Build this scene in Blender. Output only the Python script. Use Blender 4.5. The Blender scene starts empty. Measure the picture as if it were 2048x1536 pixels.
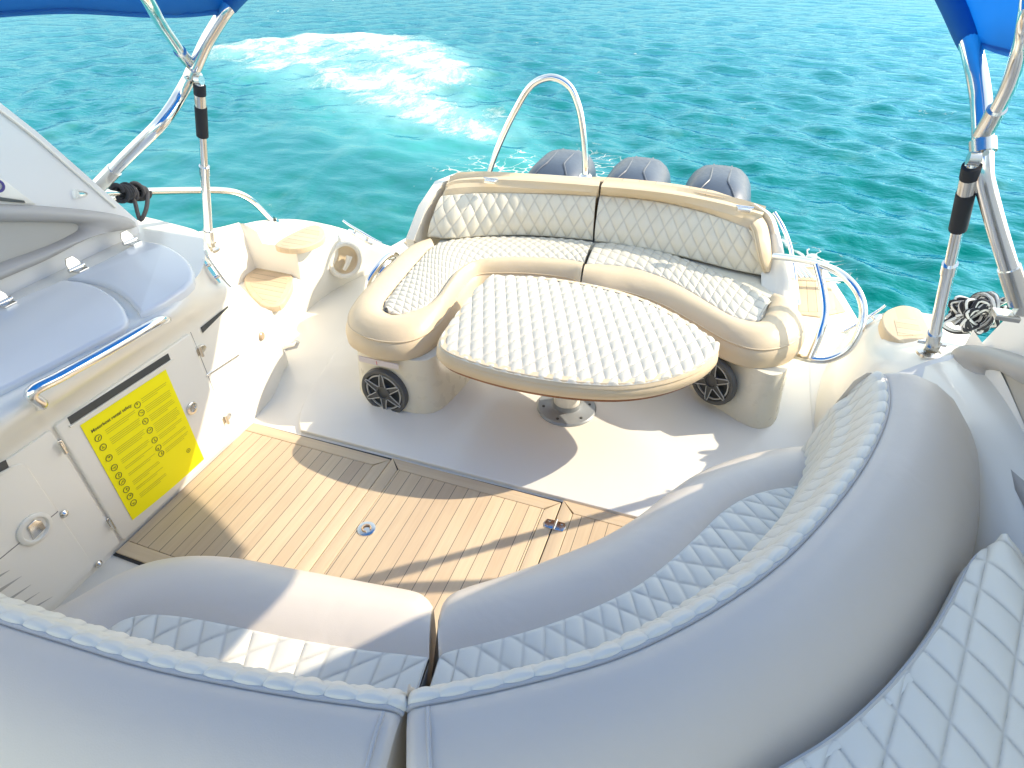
import bpy, math, random
import numpy as np
from mathutils import Vector, Matrix
random.seed(7); rng = np.random.default_rng(7)
R = math.radians
scene = bpy.context.scene
COL = scene.collection

# ---------------------------------------------------------------- camera model (for turning photo points into places)
F, PITCH, YAW, CZ = 1212.0, R(37.1), R(19.7), 1.8
_hd = np.array([-math.sin(YAW), math.cos(YAW), 0]); _rt = np.array([math.cos(YAW), math.sin(YAW), 0]); _up = np.array([0, 0, 1.])
_fw = _hd*math.cos(PITCH) - _up*math.sin(PITCH); _cu = _hd*math.sin(PITCH) + _up*math.cos(PITCH)
CAM = np.array([0, 0, CZ])
def ray(px, py): return _fw + _rt*(px-1024)/F - _cu*(py-768)/F
def at(px, py, z=0.0):
    d = ray(px, py); return CAM + d*((z-CZ)/d[2])
def aty(px, py, y):
    d = ray(px, py); return CAM + d*(y/d[1])
def atx(px, py, x):
    d = ray(px, py); return CAM + d*(x/d[0])
def ats(lst): return np.array([at(*p) for p in lst])
def atz(lst, z): return np.array([at(p[0], p[1], z) for p in lst])
SUN = np.array([1.22, .72, 1.0])

# ---------------------------------------------------------------- curves
def spl(pts, n, closed=False):
    P = np.array(pts, float)
    if closed: P = np.vstack([P[-1], P, P[0], P[1]])
    else: P = np.vstack([2*P[0]-P[1], P, 2*P[-1]-P[-2]])
    d = np.sqrt(np.maximum(np.linalg.norm(np.diff(P, axis=0), axis=1), 1e-6))
    t = np.concatenate([[0], np.cumsum(d)])
    t0, t1 = t[1], t[-2]
    dense = np.linspace(t0, t1, max(n*6, 200))
    out = []
    for x in dense:
        i = min(max(np.searchsorted(t, x, 'right')-1, 1), len(P)-3)
        a, b, c, e = P[i-1:i+3]; ta, tb, tc, te = t[i-1:i+3]
        A1 = (tb-x)/(tb-ta)*a+(x-ta)/(tb-ta)*b; A2 = (tc-x)/(tc-tb)*b+(x-tb)/(tc-tb)*c; A3 = (te-x)/(te-tc)*c+(x-tc)/(te-tc)*e
        B1 = (tc-x)/(tc-ta)*A1+(x-ta)/(tc-ta)*A2; B2 = (te-x)/(te-tb)*A2+(x-tb)/(te-tb)*A3
        out.append((tc-x)/(tc-tb)*B1+(x-tb)/(tc-tb)*B2)
    out = np.array(out)
    s = np.concatenate([[0], np.cumsum(np.linalg.norm(np.diff(out, axis=0), axis=1))])
    q = np.linspace(0, s[-1], n+1 if closed else n)
    if closed: q = q[:-1]
    return np.stack([np.interp(q, s, out[:, k]) for k in range(out.shape[1])], 1)
def splc(pts, n):
    """spline resampled per control point, so that two curves with equal control points stay matched"""
    P = np.array(pts, float); m = len(P)
    Q = np.vstack([2*P[0]-P[1], P, 2*P[-1]-P[-2]])
    u = np.linspace(0, m-1, n); out = []
    for x in u:
        i = min(int(x), m-2); f = x-i; a, b, c, d = Q[i:i+4]
        out.append(.5*((2*b)+(c-a)*f+(2*a-5*b+4*c-d)*f*f+(3*b-a-3*c+d)*f**3))
    return np.array(out)
def offs(poly, d, closed=True):
    """offset a polyline in plan; positive d is to the left of travel"""
    P = np.array(poly, float)
    if closed: T = np.roll(P, -1, 0)-np.roll(P, 1, 0)
    else: T = np.gradient(P, axis=0)
    T = T[:, :2]/np.maximum(np.linalg.norm(T[:, :2], axis=1, keepdims=True), 1e-9)
    Q = P.copy(); Q[:, 0] += -T[:, 1]*d; Q[:, 1] += T[:, 0]*d
    return Q
def area(P): x, y = P[:, 0], P[:, 1]; return .5*np.sum(x*np.roll(y, -1)-y*np.roll(x, -1))
def setz(P, z): Q = np.array(P, float); Q = np.column_stack([Q[:, :2], np.full(len(Q), z)]); return Q

# ---------------------------------------------------------------- mesh builder
class MB:
    def __init__(s): s.v = []; s.f = []; s.n = 0; s.seam = None
    def add(s, V, Fc):
        V = np.asarray(V, float); s.v.append(V); s.f += [tuple(i+s.n for i in f) for f in Fc]; s.n += len(V); return s
    def loft(s, rows, closed=False, cap0=False, cap1=False):
        rows = [np.asarray(r, float) for r in rows]; m = len(rows[0]); k = len(rows); fc = []
        for i in range(k-1):
            for j in range(m if closed else m-1):
                j2 = (j+1) % m; fc.append((i*m+j, i*m+j2, (i+1)*m+j2, (i+1)*m+j))
        if cap0: fc.append(tuple(range(m))[::-1])
        if cap1: fc.append(tuple((k-1)*m+j for j in range(m)))
        return s.add(np.vstack(rows), fc)
    def tube(s, pts, r, seg=14, caps=True):
        P = np.array(pts, float); n = len(P); rr = np.broadcast_to(r, (n,))
        T = np.gradient(P, axis=0); T /= np.linalg.norm(T, axis=1, keepdims=True)
        a = np.array([0, 0, 1.]) if abs(T[0][2]) < .9 else np.array([1., 0, 0])
        N = np.cross(T[0], a); N /= np.linalg.norm(N); rows = []
        ang = np.linspace(0, 2*np.pi, seg, endpoint=False)
        for i in range(n):
            N = N-T[i]*(N@T[i]); N /= np.linalg.norm(N); B = np.cross(T[i], N)
            rows.append(P[i]+rr[i]*(np.cos(ang)[:, None]*N+np.sin(ang)[:, None]*B))
        return s.loft(rows, True, caps, caps)
    def rod(s, a, b, r, seg=12): return s.tube([a, (np.array(a)+np.array(b))/2, b], r, seg)
    def slab(s, poly, z0, z1, r=.006, k=3, M=None):
        """rounded-edge slab over a plan polygon; M maps (x,y,z) to another plane"""
        P = np.array(poly, float)[:, :2]
        if area(P) < 0: P = P[::-1]
        rows = [setz(P, z0)]
        for i in range(k+1):
            a = i/k*math.pi/2; rows.append(setz(offs(P, r*(1-math.cos(a))), z1-r+r*math.sin(a)))
        if M is not None: rows = [np.array([M(*p) for p in q]) for q in rows]
        return s.loft(rows, True, True, True)
    def box(s, c, d, rot=None):
        c = np.array(c, float); h = np.array(d, float)/2
        V = np.array([[x, y, z] for x in (-1, 1) for y in (-1, 1) for z in (-1, 1)])*h
        if rot is not None: V = V @ np.array(rot).T
        return s.add(V+c, [(0, 1, 3, 2), (4, 6, 7, 5), (0, 4, 5, 1), (2, 3, 7, 6), (0, 2, 6, 4), (1, 5, 7, 3)])
    def lathe(s, prof, c, axis=(0, 0, 1), seg=32, caps=(False, False)):
        A = np.array(axis, float); A /= np.linalg.norm(A); a = np.array([0, 0, 1.]) if abs(A[2]) < .9 else np.array([1., 0, 0])
        U = np.cross(a, A); U /= np.linalg.norm(U); W = np.cross(A, U); ang = np.linspace(0, 2*np.pi, seg, endpoint=False)
        rows = [np.array(c)+A*h+r*(np.cos(ang)[:, None]*U+np.sin(ang)[:, None]*W) for r, h in prof]
        return s.loft(rows, True, *caps)
def flip_up(mb): return mb
def obj(name, mb, mat, parent=None, smooth=True, angle=40):
    V = np.vstack(mb.v)
    if parent is not None:
        r = parent
        off = np.zeros(3)
        while r is not None: off += np.array(r.location); r = r.parent
        V = V-off
    me = bpy.data.meshes.new(name); me.from_pydata(V.tolist(), [], mb.f); me.validate()
    import bmesh
    bm = bmesh.new(); bm.from_mesh(me); bmesh.ops.recalc_face_normals(bm, faces=bm.faces[:]); bm.to_mesh(me); bm.free()
    if mb.seam is not None and len(mb.seam) == len(me.vertices):
        a = me.attributes.new('seam', 'FLOAT', 'POINT'); a.data.foreach_set('value', np.asarray(mb.seam, np.float32))
    if smooth:
        me.polygons.foreach_set('use_smooth', [True]*len(me.polygons)); me.set_sharp_from_angle(angle=R(angle))
    o = bpy.data.objects.new(name, me); COL.objects.link(o)
    for m in (mat if isinstance(mat, (list, tuple)) else [mat]): me.materials.append(m)
    if parent is not None: o.parent = parent
    return o
def tag(o, label, cat, group=None):
    o['label'] = label; o['category'] = cat
    if group: o['group'] = group
    return o
def thing(name, label, cat, loc, group=None):
    o = bpy.data.objects.new(name, None); COL.objects.link(o); o.location = [float(a) for a in loc]; o.empty_display_size = .1
    return tag(o, label, cat, group)
def struct(o, kind='structure'): o['kind'] = kind; return o

# ---------------------------------------------------------------- materials
def mat(name, col, rough=.5, metal=0., coat=0., var=.03, vscale=6., bump=0., bscale=200., sheen=0., spec=.5, rvar=.06):
    m = bpy.data.materials.new(name); m.use_nodes = True; nt = m.node_tree; N = nt.nodes; L = nt.links
    p = N['Principled BSDF']; p.inputs['Roughness'].default_value = rough; p.inputs['Metallic'].default_value = metal
    p.inputs['Coat Weight'].default_value = coat; p.inputs['Coat Roughness'].default_value = .12; p.inputs['Specular IOR Level'].default_value = spec
    tc = N.new('ShaderNodeTexCoord'); nz = N.new('ShaderNodeTexNoise'); nz.inputs['Scale'].default_value = vscale; nz.inputs['Detail'].default_value = 6
    L.new(tc.outputs['Object'], nz.inputs['Vector'])
    mx = N.new('ShaderNodeMix'); mx.data_type = 'RGBA'
    mx.inputs[6].default_value = (*[max(0, c*(1-var*2)) for c in col], 1); mx.inputs[7].default_value = (*[min(1, c*(1+var)) for c in col], 1)
    L.new(nz.outputs['Fac'], mx.inputs[0]); L.new(mx.outputs[2], p.inputs['Base Color'])
    mr = N.new('ShaderNodeMapRange'); mr.inputs[1].default_value = .3; mr.inputs[2].default_value = .7
    mr.inputs[3].default_value = max(.01, rough-rvar); mr.inputs[4].default_value = rough+rvar
    nz2 = N.new('ShaderNodeTexNoise'); nz2.inputs['Scale'].default_value = vscale*2.7; nz2.inputs['Detail'].default_value = 5
    L.new(tc.outputs['Object'], nz2.inputs['Vector']); L.new(nz2.outputs['Fac'], mr.inputs[0]); L.new(mr.outputs[0], p.inputs['Roughness'])
    if bump:
        b = N.new('ShaderNodeBump'); b.inputs['Strength'].default_value = bump; b.inputs['Distance'].default_value = .002
        n3 = N.new('ShaderNodeTexNoise'); n3.inputs['Scale'].default_value = bscale; n3.inputs['Detail'].default_value = 3
        L.new(tc.outputs['Object'], n3.inputs['Vector']); L.new(n3.outputs['Fac'], b.inputs['Height']); L.new(b.outputs[0], p.inputs['Normal'])
    return m
M = {}
M['gel'] = mat('white_gelcoat', (.83, .785, .69), .30, coat=.3, var=.006, vscale=2, rvar=.015)
M['gelgrey'] = mat('cool_gelcoat', (.76, .745, .72), .30, coat=.3, var=.006, vscale=3, rvar=.015)
M['cream'] = mat('cream_gelcoat', (.80, .735, .58), .3, coat=.3, var=.02)
M['tan'] = mat('tan_vinyl', (.71, .565, .37), .42, var=.04, vscale=9, bump=.12, bscale=350)
M['grey'] = mat('taupe_vinyl', (.68, .60, .505), .42, var=.025, vscale=5, bump=.12, bscale=350)
M['quilt'] = mat('white_vinyl', (.80, .755, .64), .45, var=.03, vscale=12, bump=.15, bscale=400)
M['quilta'] = mat('sun_dimmed_cream_vinyl', (.66, .615, .505), .42, var=.03, vscale=12, bump=.15, bscale=400)  # same vinyl as quilt, creamier, its colour darkened for parts in full sun
M['quiltc'] = mat('cream_vinyl', (.74, .68, .54), .42, var=.03, vscale=12, bump=.15, bscale=400)
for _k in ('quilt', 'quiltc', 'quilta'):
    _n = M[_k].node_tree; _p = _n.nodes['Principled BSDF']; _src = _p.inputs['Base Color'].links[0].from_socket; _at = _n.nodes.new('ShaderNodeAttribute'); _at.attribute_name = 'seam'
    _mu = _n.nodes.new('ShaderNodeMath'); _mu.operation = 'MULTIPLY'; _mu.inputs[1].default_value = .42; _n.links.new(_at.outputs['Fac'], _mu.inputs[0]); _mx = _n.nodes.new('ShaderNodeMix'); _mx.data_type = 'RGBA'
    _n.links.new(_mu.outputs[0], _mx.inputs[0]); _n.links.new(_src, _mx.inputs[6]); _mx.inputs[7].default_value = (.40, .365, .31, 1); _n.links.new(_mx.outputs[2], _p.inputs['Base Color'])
for _k, _sc, _ds in (('grey', 5.0, .010), ('tan', 9.0, .006)):
    _n = M[_k].node_tree; _p = _n.nodes['Principled BSDF']; _old = _p.inputs['Normal'].links[0].from_socket; _tc = _n.nodes.new('ShaderNodeTexCoord'); _nz = _n.nodes.new('ShaderNodeTexNoise'); _nz.inputs['Scale'].default_value = _sc; _nz.inputs['Detail'].default_value = 3; _nz.inputs['Distortion'].default_value = .5
    _n.links.new(_tc.outputs['Object'], _nz.inputs['Vector']); _b = _n.nodes.new('ShaderNodeBump'); _b.inputs['Distance'].default_value = _ds; _b.inputs['Strength'].default_value = .45; _n.links.new(_nz.outputs['Fac'], _b.inputs['Height']); _n.links.new(_old, _b.inputs['Normal']); _n.links.new(_b.outputs[0], _p.inputs['Normal'])
M['pipe'] = mat('grey_piping', (.52, .50, .48), .45)
M['frame'] = mat('grey_moulding', (.42, .39, .36), .42, var=.03, bump=.1)
M['recess'] = mat('grey_panel', (.46, .43, .38), .5, var=.04)
M['chrome'] = mat('polished_steel', (.86, .86, .85), .14, metal=1, var=.01, rvar=.03)
M['steel'] = mat('brushed_steel', (.74, .72, .68), .22, metal=1, var=.01, vscale=8, rvar=.03)
M['dark'] = mat('dark_gap', (.03, .03, .035), .6)
M['slot'] = mat('dark_plastic', (.06, .065, .065), .5)
M['seam'] = mat('seam_sealant', (.20, .18, .17), .7)
M['foam'] = mat('black_foam_grip', (.02, .022, .028), .75, bump=.3, bscale=500)
M['rope'] = mat('black_rope', (.035, .035, .04), .9, bump=.6, bscale=260)
M['cowl'] = mat('slate_cowling', (.066, .090, .132), .42, coat=.05, var=.08, vscale=14, bump=.05)
M['cowl2'] = mat('grey_cowling', (.085, .10, .13), .42, coat=.08, var=.08, vscale=14)
M['canvas'] = mat('blue_canvas', (.012, .14, .62), .75, var=.1, vscale=10, bump=.5, bscale=600)
M['canvas'] = mat('blue_canvas', (.06, .28, .56), .75, var=.08, vscale=10, bump=.5, bscale=600)
_nt = M['canvas'].node_tree; _tr = _nt.nodes.new('ShaderNodeBsdfTranslucent'); _tr.inputs[0].default_value = (.05, .40, .80, 1); _ms = _nt.nodes.new('ShaderNodeMixShader'); _ms.inputs[0].default_value = .6
_nt.links.new(_nt.nodes['Principled BSDF'].outputs[0], _ms.inputs[1]); _nt.links.new(_tr.outputs[0], _ms.inputs[2]); _nt.links.new(_ms.outputs[0], _nt.nodes['Material Output'].inputs['Surface'])
M['yellow'] = mat('yellow_paper', (1.0, .88, .004), .55, var=.01, spec=.3)
M['ink'] = mat('black_ink', (.12, .115, .03), .6)
M['inkfaint'] = mat('grey_ink', (.36, .32, .03), .6)
M['label'] = mat('white_label', (.74, .66, .63), .5)
M['red'] = mat('red_ink', (.65, .05, .06), .5)
M['blueink'] = mat('navy_ink', (.06, .04, .22), .5)
M['spk'] = mat('speaker_grey', (.10, .10, .095), .5)
M['spkl'] = mat('speaker_trim', (.50, .49, .45), .4)
M['flange'] = mat('grey_flange', (.34, .36, .37), .35, metal=.3)
M['lid'] = mat('glossy_lid', (.72, .72, .72), .25, coat=.3, var=.015, vscale=4, rvar=.012)
M['wood'] = mat('varnished_edge', (.30, .13, .06), .3, coat=.4, var=.15, vscale=20)
M['lamp'] = mat('bronze_lens', (.55, .40, .26), .3, metal=.3)

def teak(name, plank=.0515, along='Y', caulk=.045):
    m = bpy.data.materials.new(name); m.use_nodes = True; nt = m.node_tree; N = nt.nodes; L = nt.links; p = N['Principled BSDF']
    tc = N.new('ShaderNodeTexCoord'); sp = N.new('ShaderNodeSeparateXYZ'); L.new(tc.outputs['Object'], sp.inputs[0])
    def mth(op, a, b=None):
        n = N.new('ShaderNodeMath'); n.operation = op
        for i, x in enumerate((a, b)):
            if x is None: continue
            if isinstance(x, (int, float)): n.inputs[i].default_value = x
            else: L.new(x, n.inputs[i])
        return n.outputs[0]
    ax = sp.outputs['X' if along == 'Y' else 'Y']
    u = mth('DIVIDE', ax, plank); fr = mth('FRACT', mth('ADD', u, 100.0)); fl = mth('FLOOR', u)
    wn = N.new('ShaderNodeTexWhiteNoise'); wn.noise_dimensions = '1D'; L.new(fl, wn.inputs['W'])
    mp = N.new('ShaderNodeMapping'); mp.inputs['Scale'].default_value = (60, 3, 8) if along == 'Y' else (3, 60, 8)
    L.new(tc.outputs['Object'], mp.inputs[0]); nz = N.new('ShaderNodeTexNoise'); nz.inputs['Scale'].default_value = 1; nz.inputs['Detail'].default_value = 8; nz.inputs['Roughness'].default_value = .65
    L.new(mp.outputs[0], nz.inputs['Vector'])
    n2 = N.new('ShaderNodeTexNoise'); n2.inputs['Scale'].default_value = 5; L.new(tc.outputs['Object'], n2.inputs['Vector'])
    fac = mth('ADD', mth('MULTIPLY', nz.outputs['Fac'], .55), mth('ADD', mth('MULTIPLY', wn.outputs['Value'], .28), mth('MULTIPLY', n2.outputs['Fac'], .3)))
    cr = N.new('ShaderNodeValToRGB'); cr.color_ramp.elements[0].position = .25; cr.color_ramp.elements[0].color = (.54, .39, .25, 1)
    cr.color_ramp.elements[1].position = .85; cr.color_ramp.elements[1].color = (.72, .57, .365, 1); L.new(fac, cr.inputs[0])
    last = cr.outputs[0]
    if caulk:
        edge = mth('LESS_THAN', fr, caulk); mx = N.new('ShaderNodeMix'); mx.data_type = 'RGBA'; mx.inputs[7].default_value = (.13, .10, .08, 1)
        L.new(edge, mx.inputs[0]); L.new(last, mx.inputs[6]); last = mx.outputs[2]
    L.new(last, p.inputs['Base Color']); p.inputs['Roughness'].default_value = .6
    b = N.new('ShaderNodeBump'); b.inputs['Strength'].default_value = .25; b.inputs['Distance'].default_value = .002; L.new(nz.outputs['Fac'], b.inputs['Height']); L.new(b.outputs[0], p.inputs['Normal'])
    return m
M['teak'] = teak('teak_planks'); M['teakx'] = teak('teak_planks_across', along='X', plank=.045); M['teakb'] = teak('teak_board', caulk=0); M['teakcap'] = teak('teak_capping', plank=.09, caulk=.02); M['teakbx'] = teak('teak_board_across', along='X', caulk=0)

# ---------------------------------------------------------------- quilting
def quilt(A, B, nu, nv, du, dv, amp=.007, crown=0., world=None, fade=.06, mid=None, fadeu=.0, power=.5, up=None, shear=None, lattice=None):
    """diamond-quilted strip between matched curves A and B (n,3)"""
    A = splc(A, nu) if len(A) != nu else np.array(A); B = splc(B, nu) if len(B) != nu else np.array(B)
    v = np.linspace(0, 1, nv)[:, None, None]
    S = A[None]*(1-v)+B[None]*v
    if mid is not None:
        Mm = splc(mid, nu); c = 4*v*(1-v); S = S+c*(Mm-(A+B)/2)[None]
    S[:, :, 2] += crown*4*(v*(1-v))[:, :, 0]
    m = (A+B)/2; s = np.concatenate([[0], np.cumsum(np.linalg.norm(np.diff(m, axis=0), axis=1))])
    if world is None:
        w = np.linalg.norm(np.diff(S, axis=0), axis=2); w = np.vstack([np.zeros((1, nu)), np.cumsum(w, axis=0)])
        a = s[None, :]/du; b = w/dv
    else:
        a = (S[:, :, 0]*world[0]+S[:, :, 1]*world[1])/du; b = (S[:, :, 0]*world[2]+S[:, :, 1]*world[3])/dv
    p, q = a+b, a-b
    if shear is not None: p, q = a, b+shear*a
    if lattice is not None:
        X0, eP, eQ = [np.array(e)[:2] for e in lattice]; iv = np.linalg.inv(np.stack([eP, eQ], 1)); D = S[:, :, :2]-X0
        p = D[:, :, 0]*iv[0, 0]+D[:, :, 1]*iv[0, 1]; q = D[:, :, 0]*iv[1, 0]+D[:, :, 1]*iv[1, 1]
    h = (np.abs(np.sin(np.pi*p))*np.abs(np.sin(np.pi*q)))**power
    gu = np.gradient(S, axis=1); gv = np.gradient(S, axis=0); Nn = np.cross(gu, gv); Nn /= np.maximum(np.linalg.norm(Nn, axis=2, keepdims=True), 1e-9)
    upv = np.array([0, 0, 1.]) if up is None else np.array(up)
    if np.sum(Nn @ upv) < 0: Nn = -Nn
    vv = v[:, :, 0]; f = np.ones_like(h)
    if fade: f = np.clip(np.minimum(vv, 1-vv)/fade, 0, 1)*f
    if fadeu:
        uu = np.linspace(0, 1, nu)[None]; f = f*np.clip(np.minimum(uu, 1-uu)/fadeu, 0, 1)
    S = S+Nn*(h*f*amp)[:, :, None]
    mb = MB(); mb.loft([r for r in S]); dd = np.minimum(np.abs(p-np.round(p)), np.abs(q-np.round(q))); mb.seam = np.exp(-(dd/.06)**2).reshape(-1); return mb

def lat(px, py, z, dp, dq):
    c = at(px, py, z); return c, at(px+dp[0], py+dp[1], z)-c, at(px+dq[0], py+dq[1], z)-c
# ================================================================ WORLD, SUN, CAMERA
w = bpy.data.worlds.new('World'); scene.world = w; w.use_nodes = True
nt = w.node_tree; bg = nt.nodes['Background']; sky = nt.nodes.new('ShaderNodeTexSky'); sky.sky_type = 'NISHITA'; sky.sun_disc = False
elev = math.atan2(1, math.hypot(SUN[0], SUN[1])); azim = math.atan2(SUN[0], SUN[1])
sky.sun_elevation = elev; sky.sun_rotation = azim; sky.air_density = 1.9; sky.dust_density = .7; sky.ozone_density = 1.6
hs = nt.nodes.new('ShaderNodeHueSaturation'); hs.inputs['Saturation'].default_value = .55; hs.inputs['Hue'].default_value = .49; nt.links.new(sky.outputs[0], hs.inputs['Color']); nt.links.new(hs.outputs[0], bg.inputs[0]); bg.inputs[1].default_value = .15
sl = bpy.data.lights.new('sun', 'SUN'); sl.energy = 2.5; sl.angle = R(.5); sl.color = (1, .89, .72)
so = bpy.data.objects.new('sun', sl); COL.objects.link(so); so.rotation_euler = Vector(SUN).to_track_quat('Z', 'Y').to_euler(); so.location = (8, 5, 8)
cd = bpy.data.cameras.new('camera'); cam = bpy.data.objects.new('camera', cd); COL.objects.link(cam); cam.location = CAM.tolist()
cam.rotation_euler = (R(90)-PITCH, 0, YAW); cd.sensor_width = 36; cd.lens = 36*F/2048; cd.clip_end = 20000; cd.clip_start = .02; scene.camera = cam
scene.view_settings.view_transform = 'Standard'; scene.view_settings.look = 'None'; scene.view_settings.exposure = 1.25; scene.view_settings.gamma = 1

# ================================================================ WATER
WZ = -.55
def water():
    th_f = np.linspace(R(-75), R(75), 760); th_c = np.linspace(R(75), R(285), 70)[1:-1]
    th = np.concatenate([th_f, th_c]); rr = np.concatenate([np.geomspace(2.2, 70, 400), np.geomspace(76, 6000, 36)])
    Rg, Tg = np.meshgrid(rr, th, indexing='ij'); X = Rg*np.sin(Tg-YAW*1.0); Y = Rg*np.cos(Tg-YAW*1.0)
    fine = np.gradient(rr)[:, None]*np.ones_like(X); tstep = np.gradient(th); fine = np.maximum(fine, (Rg*np.abs(np.where(Tg < R(75.5), tstep[1], .05))))
    # wake mask (world): calmer, milky water behind and to the left of the engines
    Z = np.zeros_like(X); g = np.random.default_rng(3)
    def calm():
        P = ats([(160, 470, WZ), (330, 330, WZ), (520, 230, WZ), (700, 250, WZ), (860, 300, WZ), (900, 400, WZ), (700, 520, WZ), (400, 540, WZ)])
        c = P.mean(0); return c
    for i in range(170):
        lam = .16*(9**(g.random()**1.4)); k = 2*np.pi/lam; ang = R(200)+g.normal(0, .62); st = .030*lam**.75*(.55+.45*g.random())/2.2
        kx, ky = k*math.sin(ang), k*math.cos(ang); ph = g.random()*2*np.pi
        att = np.clip((lam/fine-3.0)/3.0, 0, 1)
        # warp so crests are not straight lines
        wx = .35*lam*np.sin(X*1.1/lam**.5+i*1.7)+.3*lam*np.sin(Y*.9/lam**.5+i*2.3)
        c = np.sin(kx*X+ky*Y+ph+wx*k*.35); Z += st*att*(1-2*np.abs(np.sin((kx*X+ky*Y+ph+wx*k*.35)/2)) + .35*c)
    Z *= .40
    # calm area attenuation
    cp = ats([(300, 420, WZ), (520, 320, WZ), (720, 330, WZ), (880, 390, WZ)])
    dmin = np.min([np.hypot(X-c[0], Y-c[1]) for c in cp], axis=0); calmf = .38+.62*np.clip((dmin-1.0)/3.0, 0, 1); Z *= calmf
    Z -= Z.mean()
    # wake masks
    def sd(poly):
        P = np.array(poly)[:, :2]; d = np.full(X.shape, 1e9); ins = np.zeros(X.shape, bool)
        for a, b in zip(P, np.roll(P, -1, 0)):
            e = b-a; t = np.clip(((X-a[0])*e[0]+(Y-a[1])*e[1])/(e@e), 0, 1); d = np.minimum(d, np.hypot(X-a[0]-t*e[0], Y-a[1]-t*e[1]))
            cond = (a[1] > Y) != (b[1] > Y); xi = a[0]+(Y-a[1])/(b[1]-a[1]+1e-12)*e[0]; ins ^= cond & (X < xi)
        return np.where(ins, -d, d)
    foamP = atz([(452, 108), (520, 92), (620, 84), (730, 80), (820, 90), (880, 118), (925, 150), (915, 185), (960, 215), (1010, 240), (1030, 275), (960, 285), (860, 262), (760, 235), (690, 200), (620, 175), (560, 150), (480, 140), (455, 125)], WZ)
    glowP = atz([(440, 120), (560, 86), (730, 80), (860, 100), (930, 160), (1010, 230), (1060, 300), (1090, 350), (1000, 350), (880, 320), (760, 285), (640, 215), (560, 165), (470, 150)], WZ)
    nearP = atz([(880, 320), (1010, 300), (1200, 280), (1300, 330), (1300, 400), (1000, 470), (820, 430)], WZ)
    nrm = np.clip(Rg/9, .6, 3)
    foam = np.clip(.5-sd(foamP)/(1.0*nrm), 0, 1); glow = np.clip(.75-sd(glowP)/(1.0*nrm), 0, 1); near = np.clip(.5-sd(nearP)/1.0, 0, 1)
    splP = atz([(1565, 470), (1640, 480), (1690, 510), (1690, 545), (1620, 535), (1570, 505)], WZ); spl_ = np.clip(.62-np.maximum(sd(splP), -.4)/.5, 0, 1)
    ce = atz([(452, 108), (520, 93), (620, 85), (730, 81), (820, 91), (880, 120), (925, 152)], WZ)
    dc_ = np.min([np.hypot(X-p[0], Y-p[1]) for p in spl(ce, 160)], axis=0); crest = np.exp(-(dc_/.75)**2); foam = np.clip(foam+.55*crest, 0, 1.4); Z += .10*foam*np.clip((Rg-9)/8, 0, 1)+.06*crest
    V = np.stack([X, Y, Z+WZ], -1).reshape(-1, 3)
    nr, ntn = X.shape; idx = np.arange(nr*ntn).reshape(nr, ntn); nx = np.roll(idx, -1, 1)
    Q = np.stack([idx[:-1], idx[1:], nx[1:], nx[:-1]], -1).reshape(-1, 4)
    fm = foam.reshape(-1); isf = (fm[Q].mean(1) > .45)
    def mk(name, sel, inner=False):
        q = Q[sel]; used = np.unique(q); mp = -np.ones(len(V), int); mp[used] = np.arange(len(used)); q = mp[q]
        me = bpy.data.meshes.new(name); me.vertices.add(len(used)); me.vertices.foreach_set('co', V[used].astype(np.float32).ravel())
        me.loops.add(q.size); me.loops.foreach_set('vertex_index', q.ravel().astype(np.int32)); me.polygons.add(len(q))
        me.polygons.foreach_set('loop_start', np.arange(0, q.size, 4, dtype=np.int32)); me.polygons.foreach_set('use_smooth', np.ones(len(q), bool)); me.update(calc_edges=True); me.validate()
        for nm, arr in (('foam', foam), ('glow', glow), ('near', np.maximum(near*.85, spl_*.95)), ('calm', 1-(calmf-.38)/.62)):
            a = me.attributes.new(nm, 'FLOAT', 'POINT'); a.data.foreach_set('value', arr.reshape(-1)[used].astype(np.float32))
        o = bpy.data.objects.new(name, me); COL.objects.link(o); me.materials.append(M['water']); return o
    m = bpy.data.materials.new('sea_water'); m.use_nodes = True; M['water'] = m; nt = m.node_tree; N = nt.nodes; L = nt.links; p = N['Principled BSDF']
    tc = N.new('ShaderNodeTexCoord')
    def attr(n): a = N.new('ShaderNodeAttribute'); a.attribute_name = n; return a.outputs['Fac']
    def mth(op, a, b=None, c=None, clamp=False):
        n = N.new('ShaderNodeMath'); n.operation = op; n.use_clamp = clamp
        for i, x in enumerate((a, b, c)):
            if x is None: continue
            if isinstance(x, (int, float)): n.inputs[i].default_value = x
            else: L.new(x, n.inputs[i])
        return n.outputs[0]
    def noise(scale, detail=6, rough=.6, stretch=(1, 1, 1), dist=0.):
        mp = N.new('ShaderNodeMapping'); mp.inputs['Scale'].default_value = stretch; mp.inputs['Rotation'].default_value = (0, 0, R(18)); L.new(tc.outputs['Object'], mp.inputs[0])
        n = N.new('ShaderNodeTexNoise'); n.inputs['Scale'].default_value = scale; n.inputs['Detail'].default_value = detail; n.inputs['Roughness'].default_value = rough; n.inputs['Distortion'].default_value = dist
        L.new(mp.outputs[0], n.inputs['Vector']); return n.outputs['Fac']
    def mixc(f, a, b):
        x = N.new('ShaderNodeMix'); x.data_type = 'RGBA'; L.new(f, x.inputs[0])
        for s_, c in ((6, a), (7, b)):
            if isinstance(c, tuple): x.inputs[s_].default_value = (*c, 1)
            else: L.new(c, x.inputs[s_])
        return x.outputs[2]
    base = mixc(noise(.25, 4), (.000, .135, .122), (.000, .185, .165))
    base = mixc(mth('MULTIPLY', attr('calm'), .6), base, (.02, .185, .15))
    gl = mth('MULTIPLY', mth('SMOOTH_MIN', attr('glow'), 1.0, .1), mth('ADD', .30, mth('MULTIPLY', noise(.9, 5, .6, (1, .6, 1)), 1.15)), clamp=True)
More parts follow.
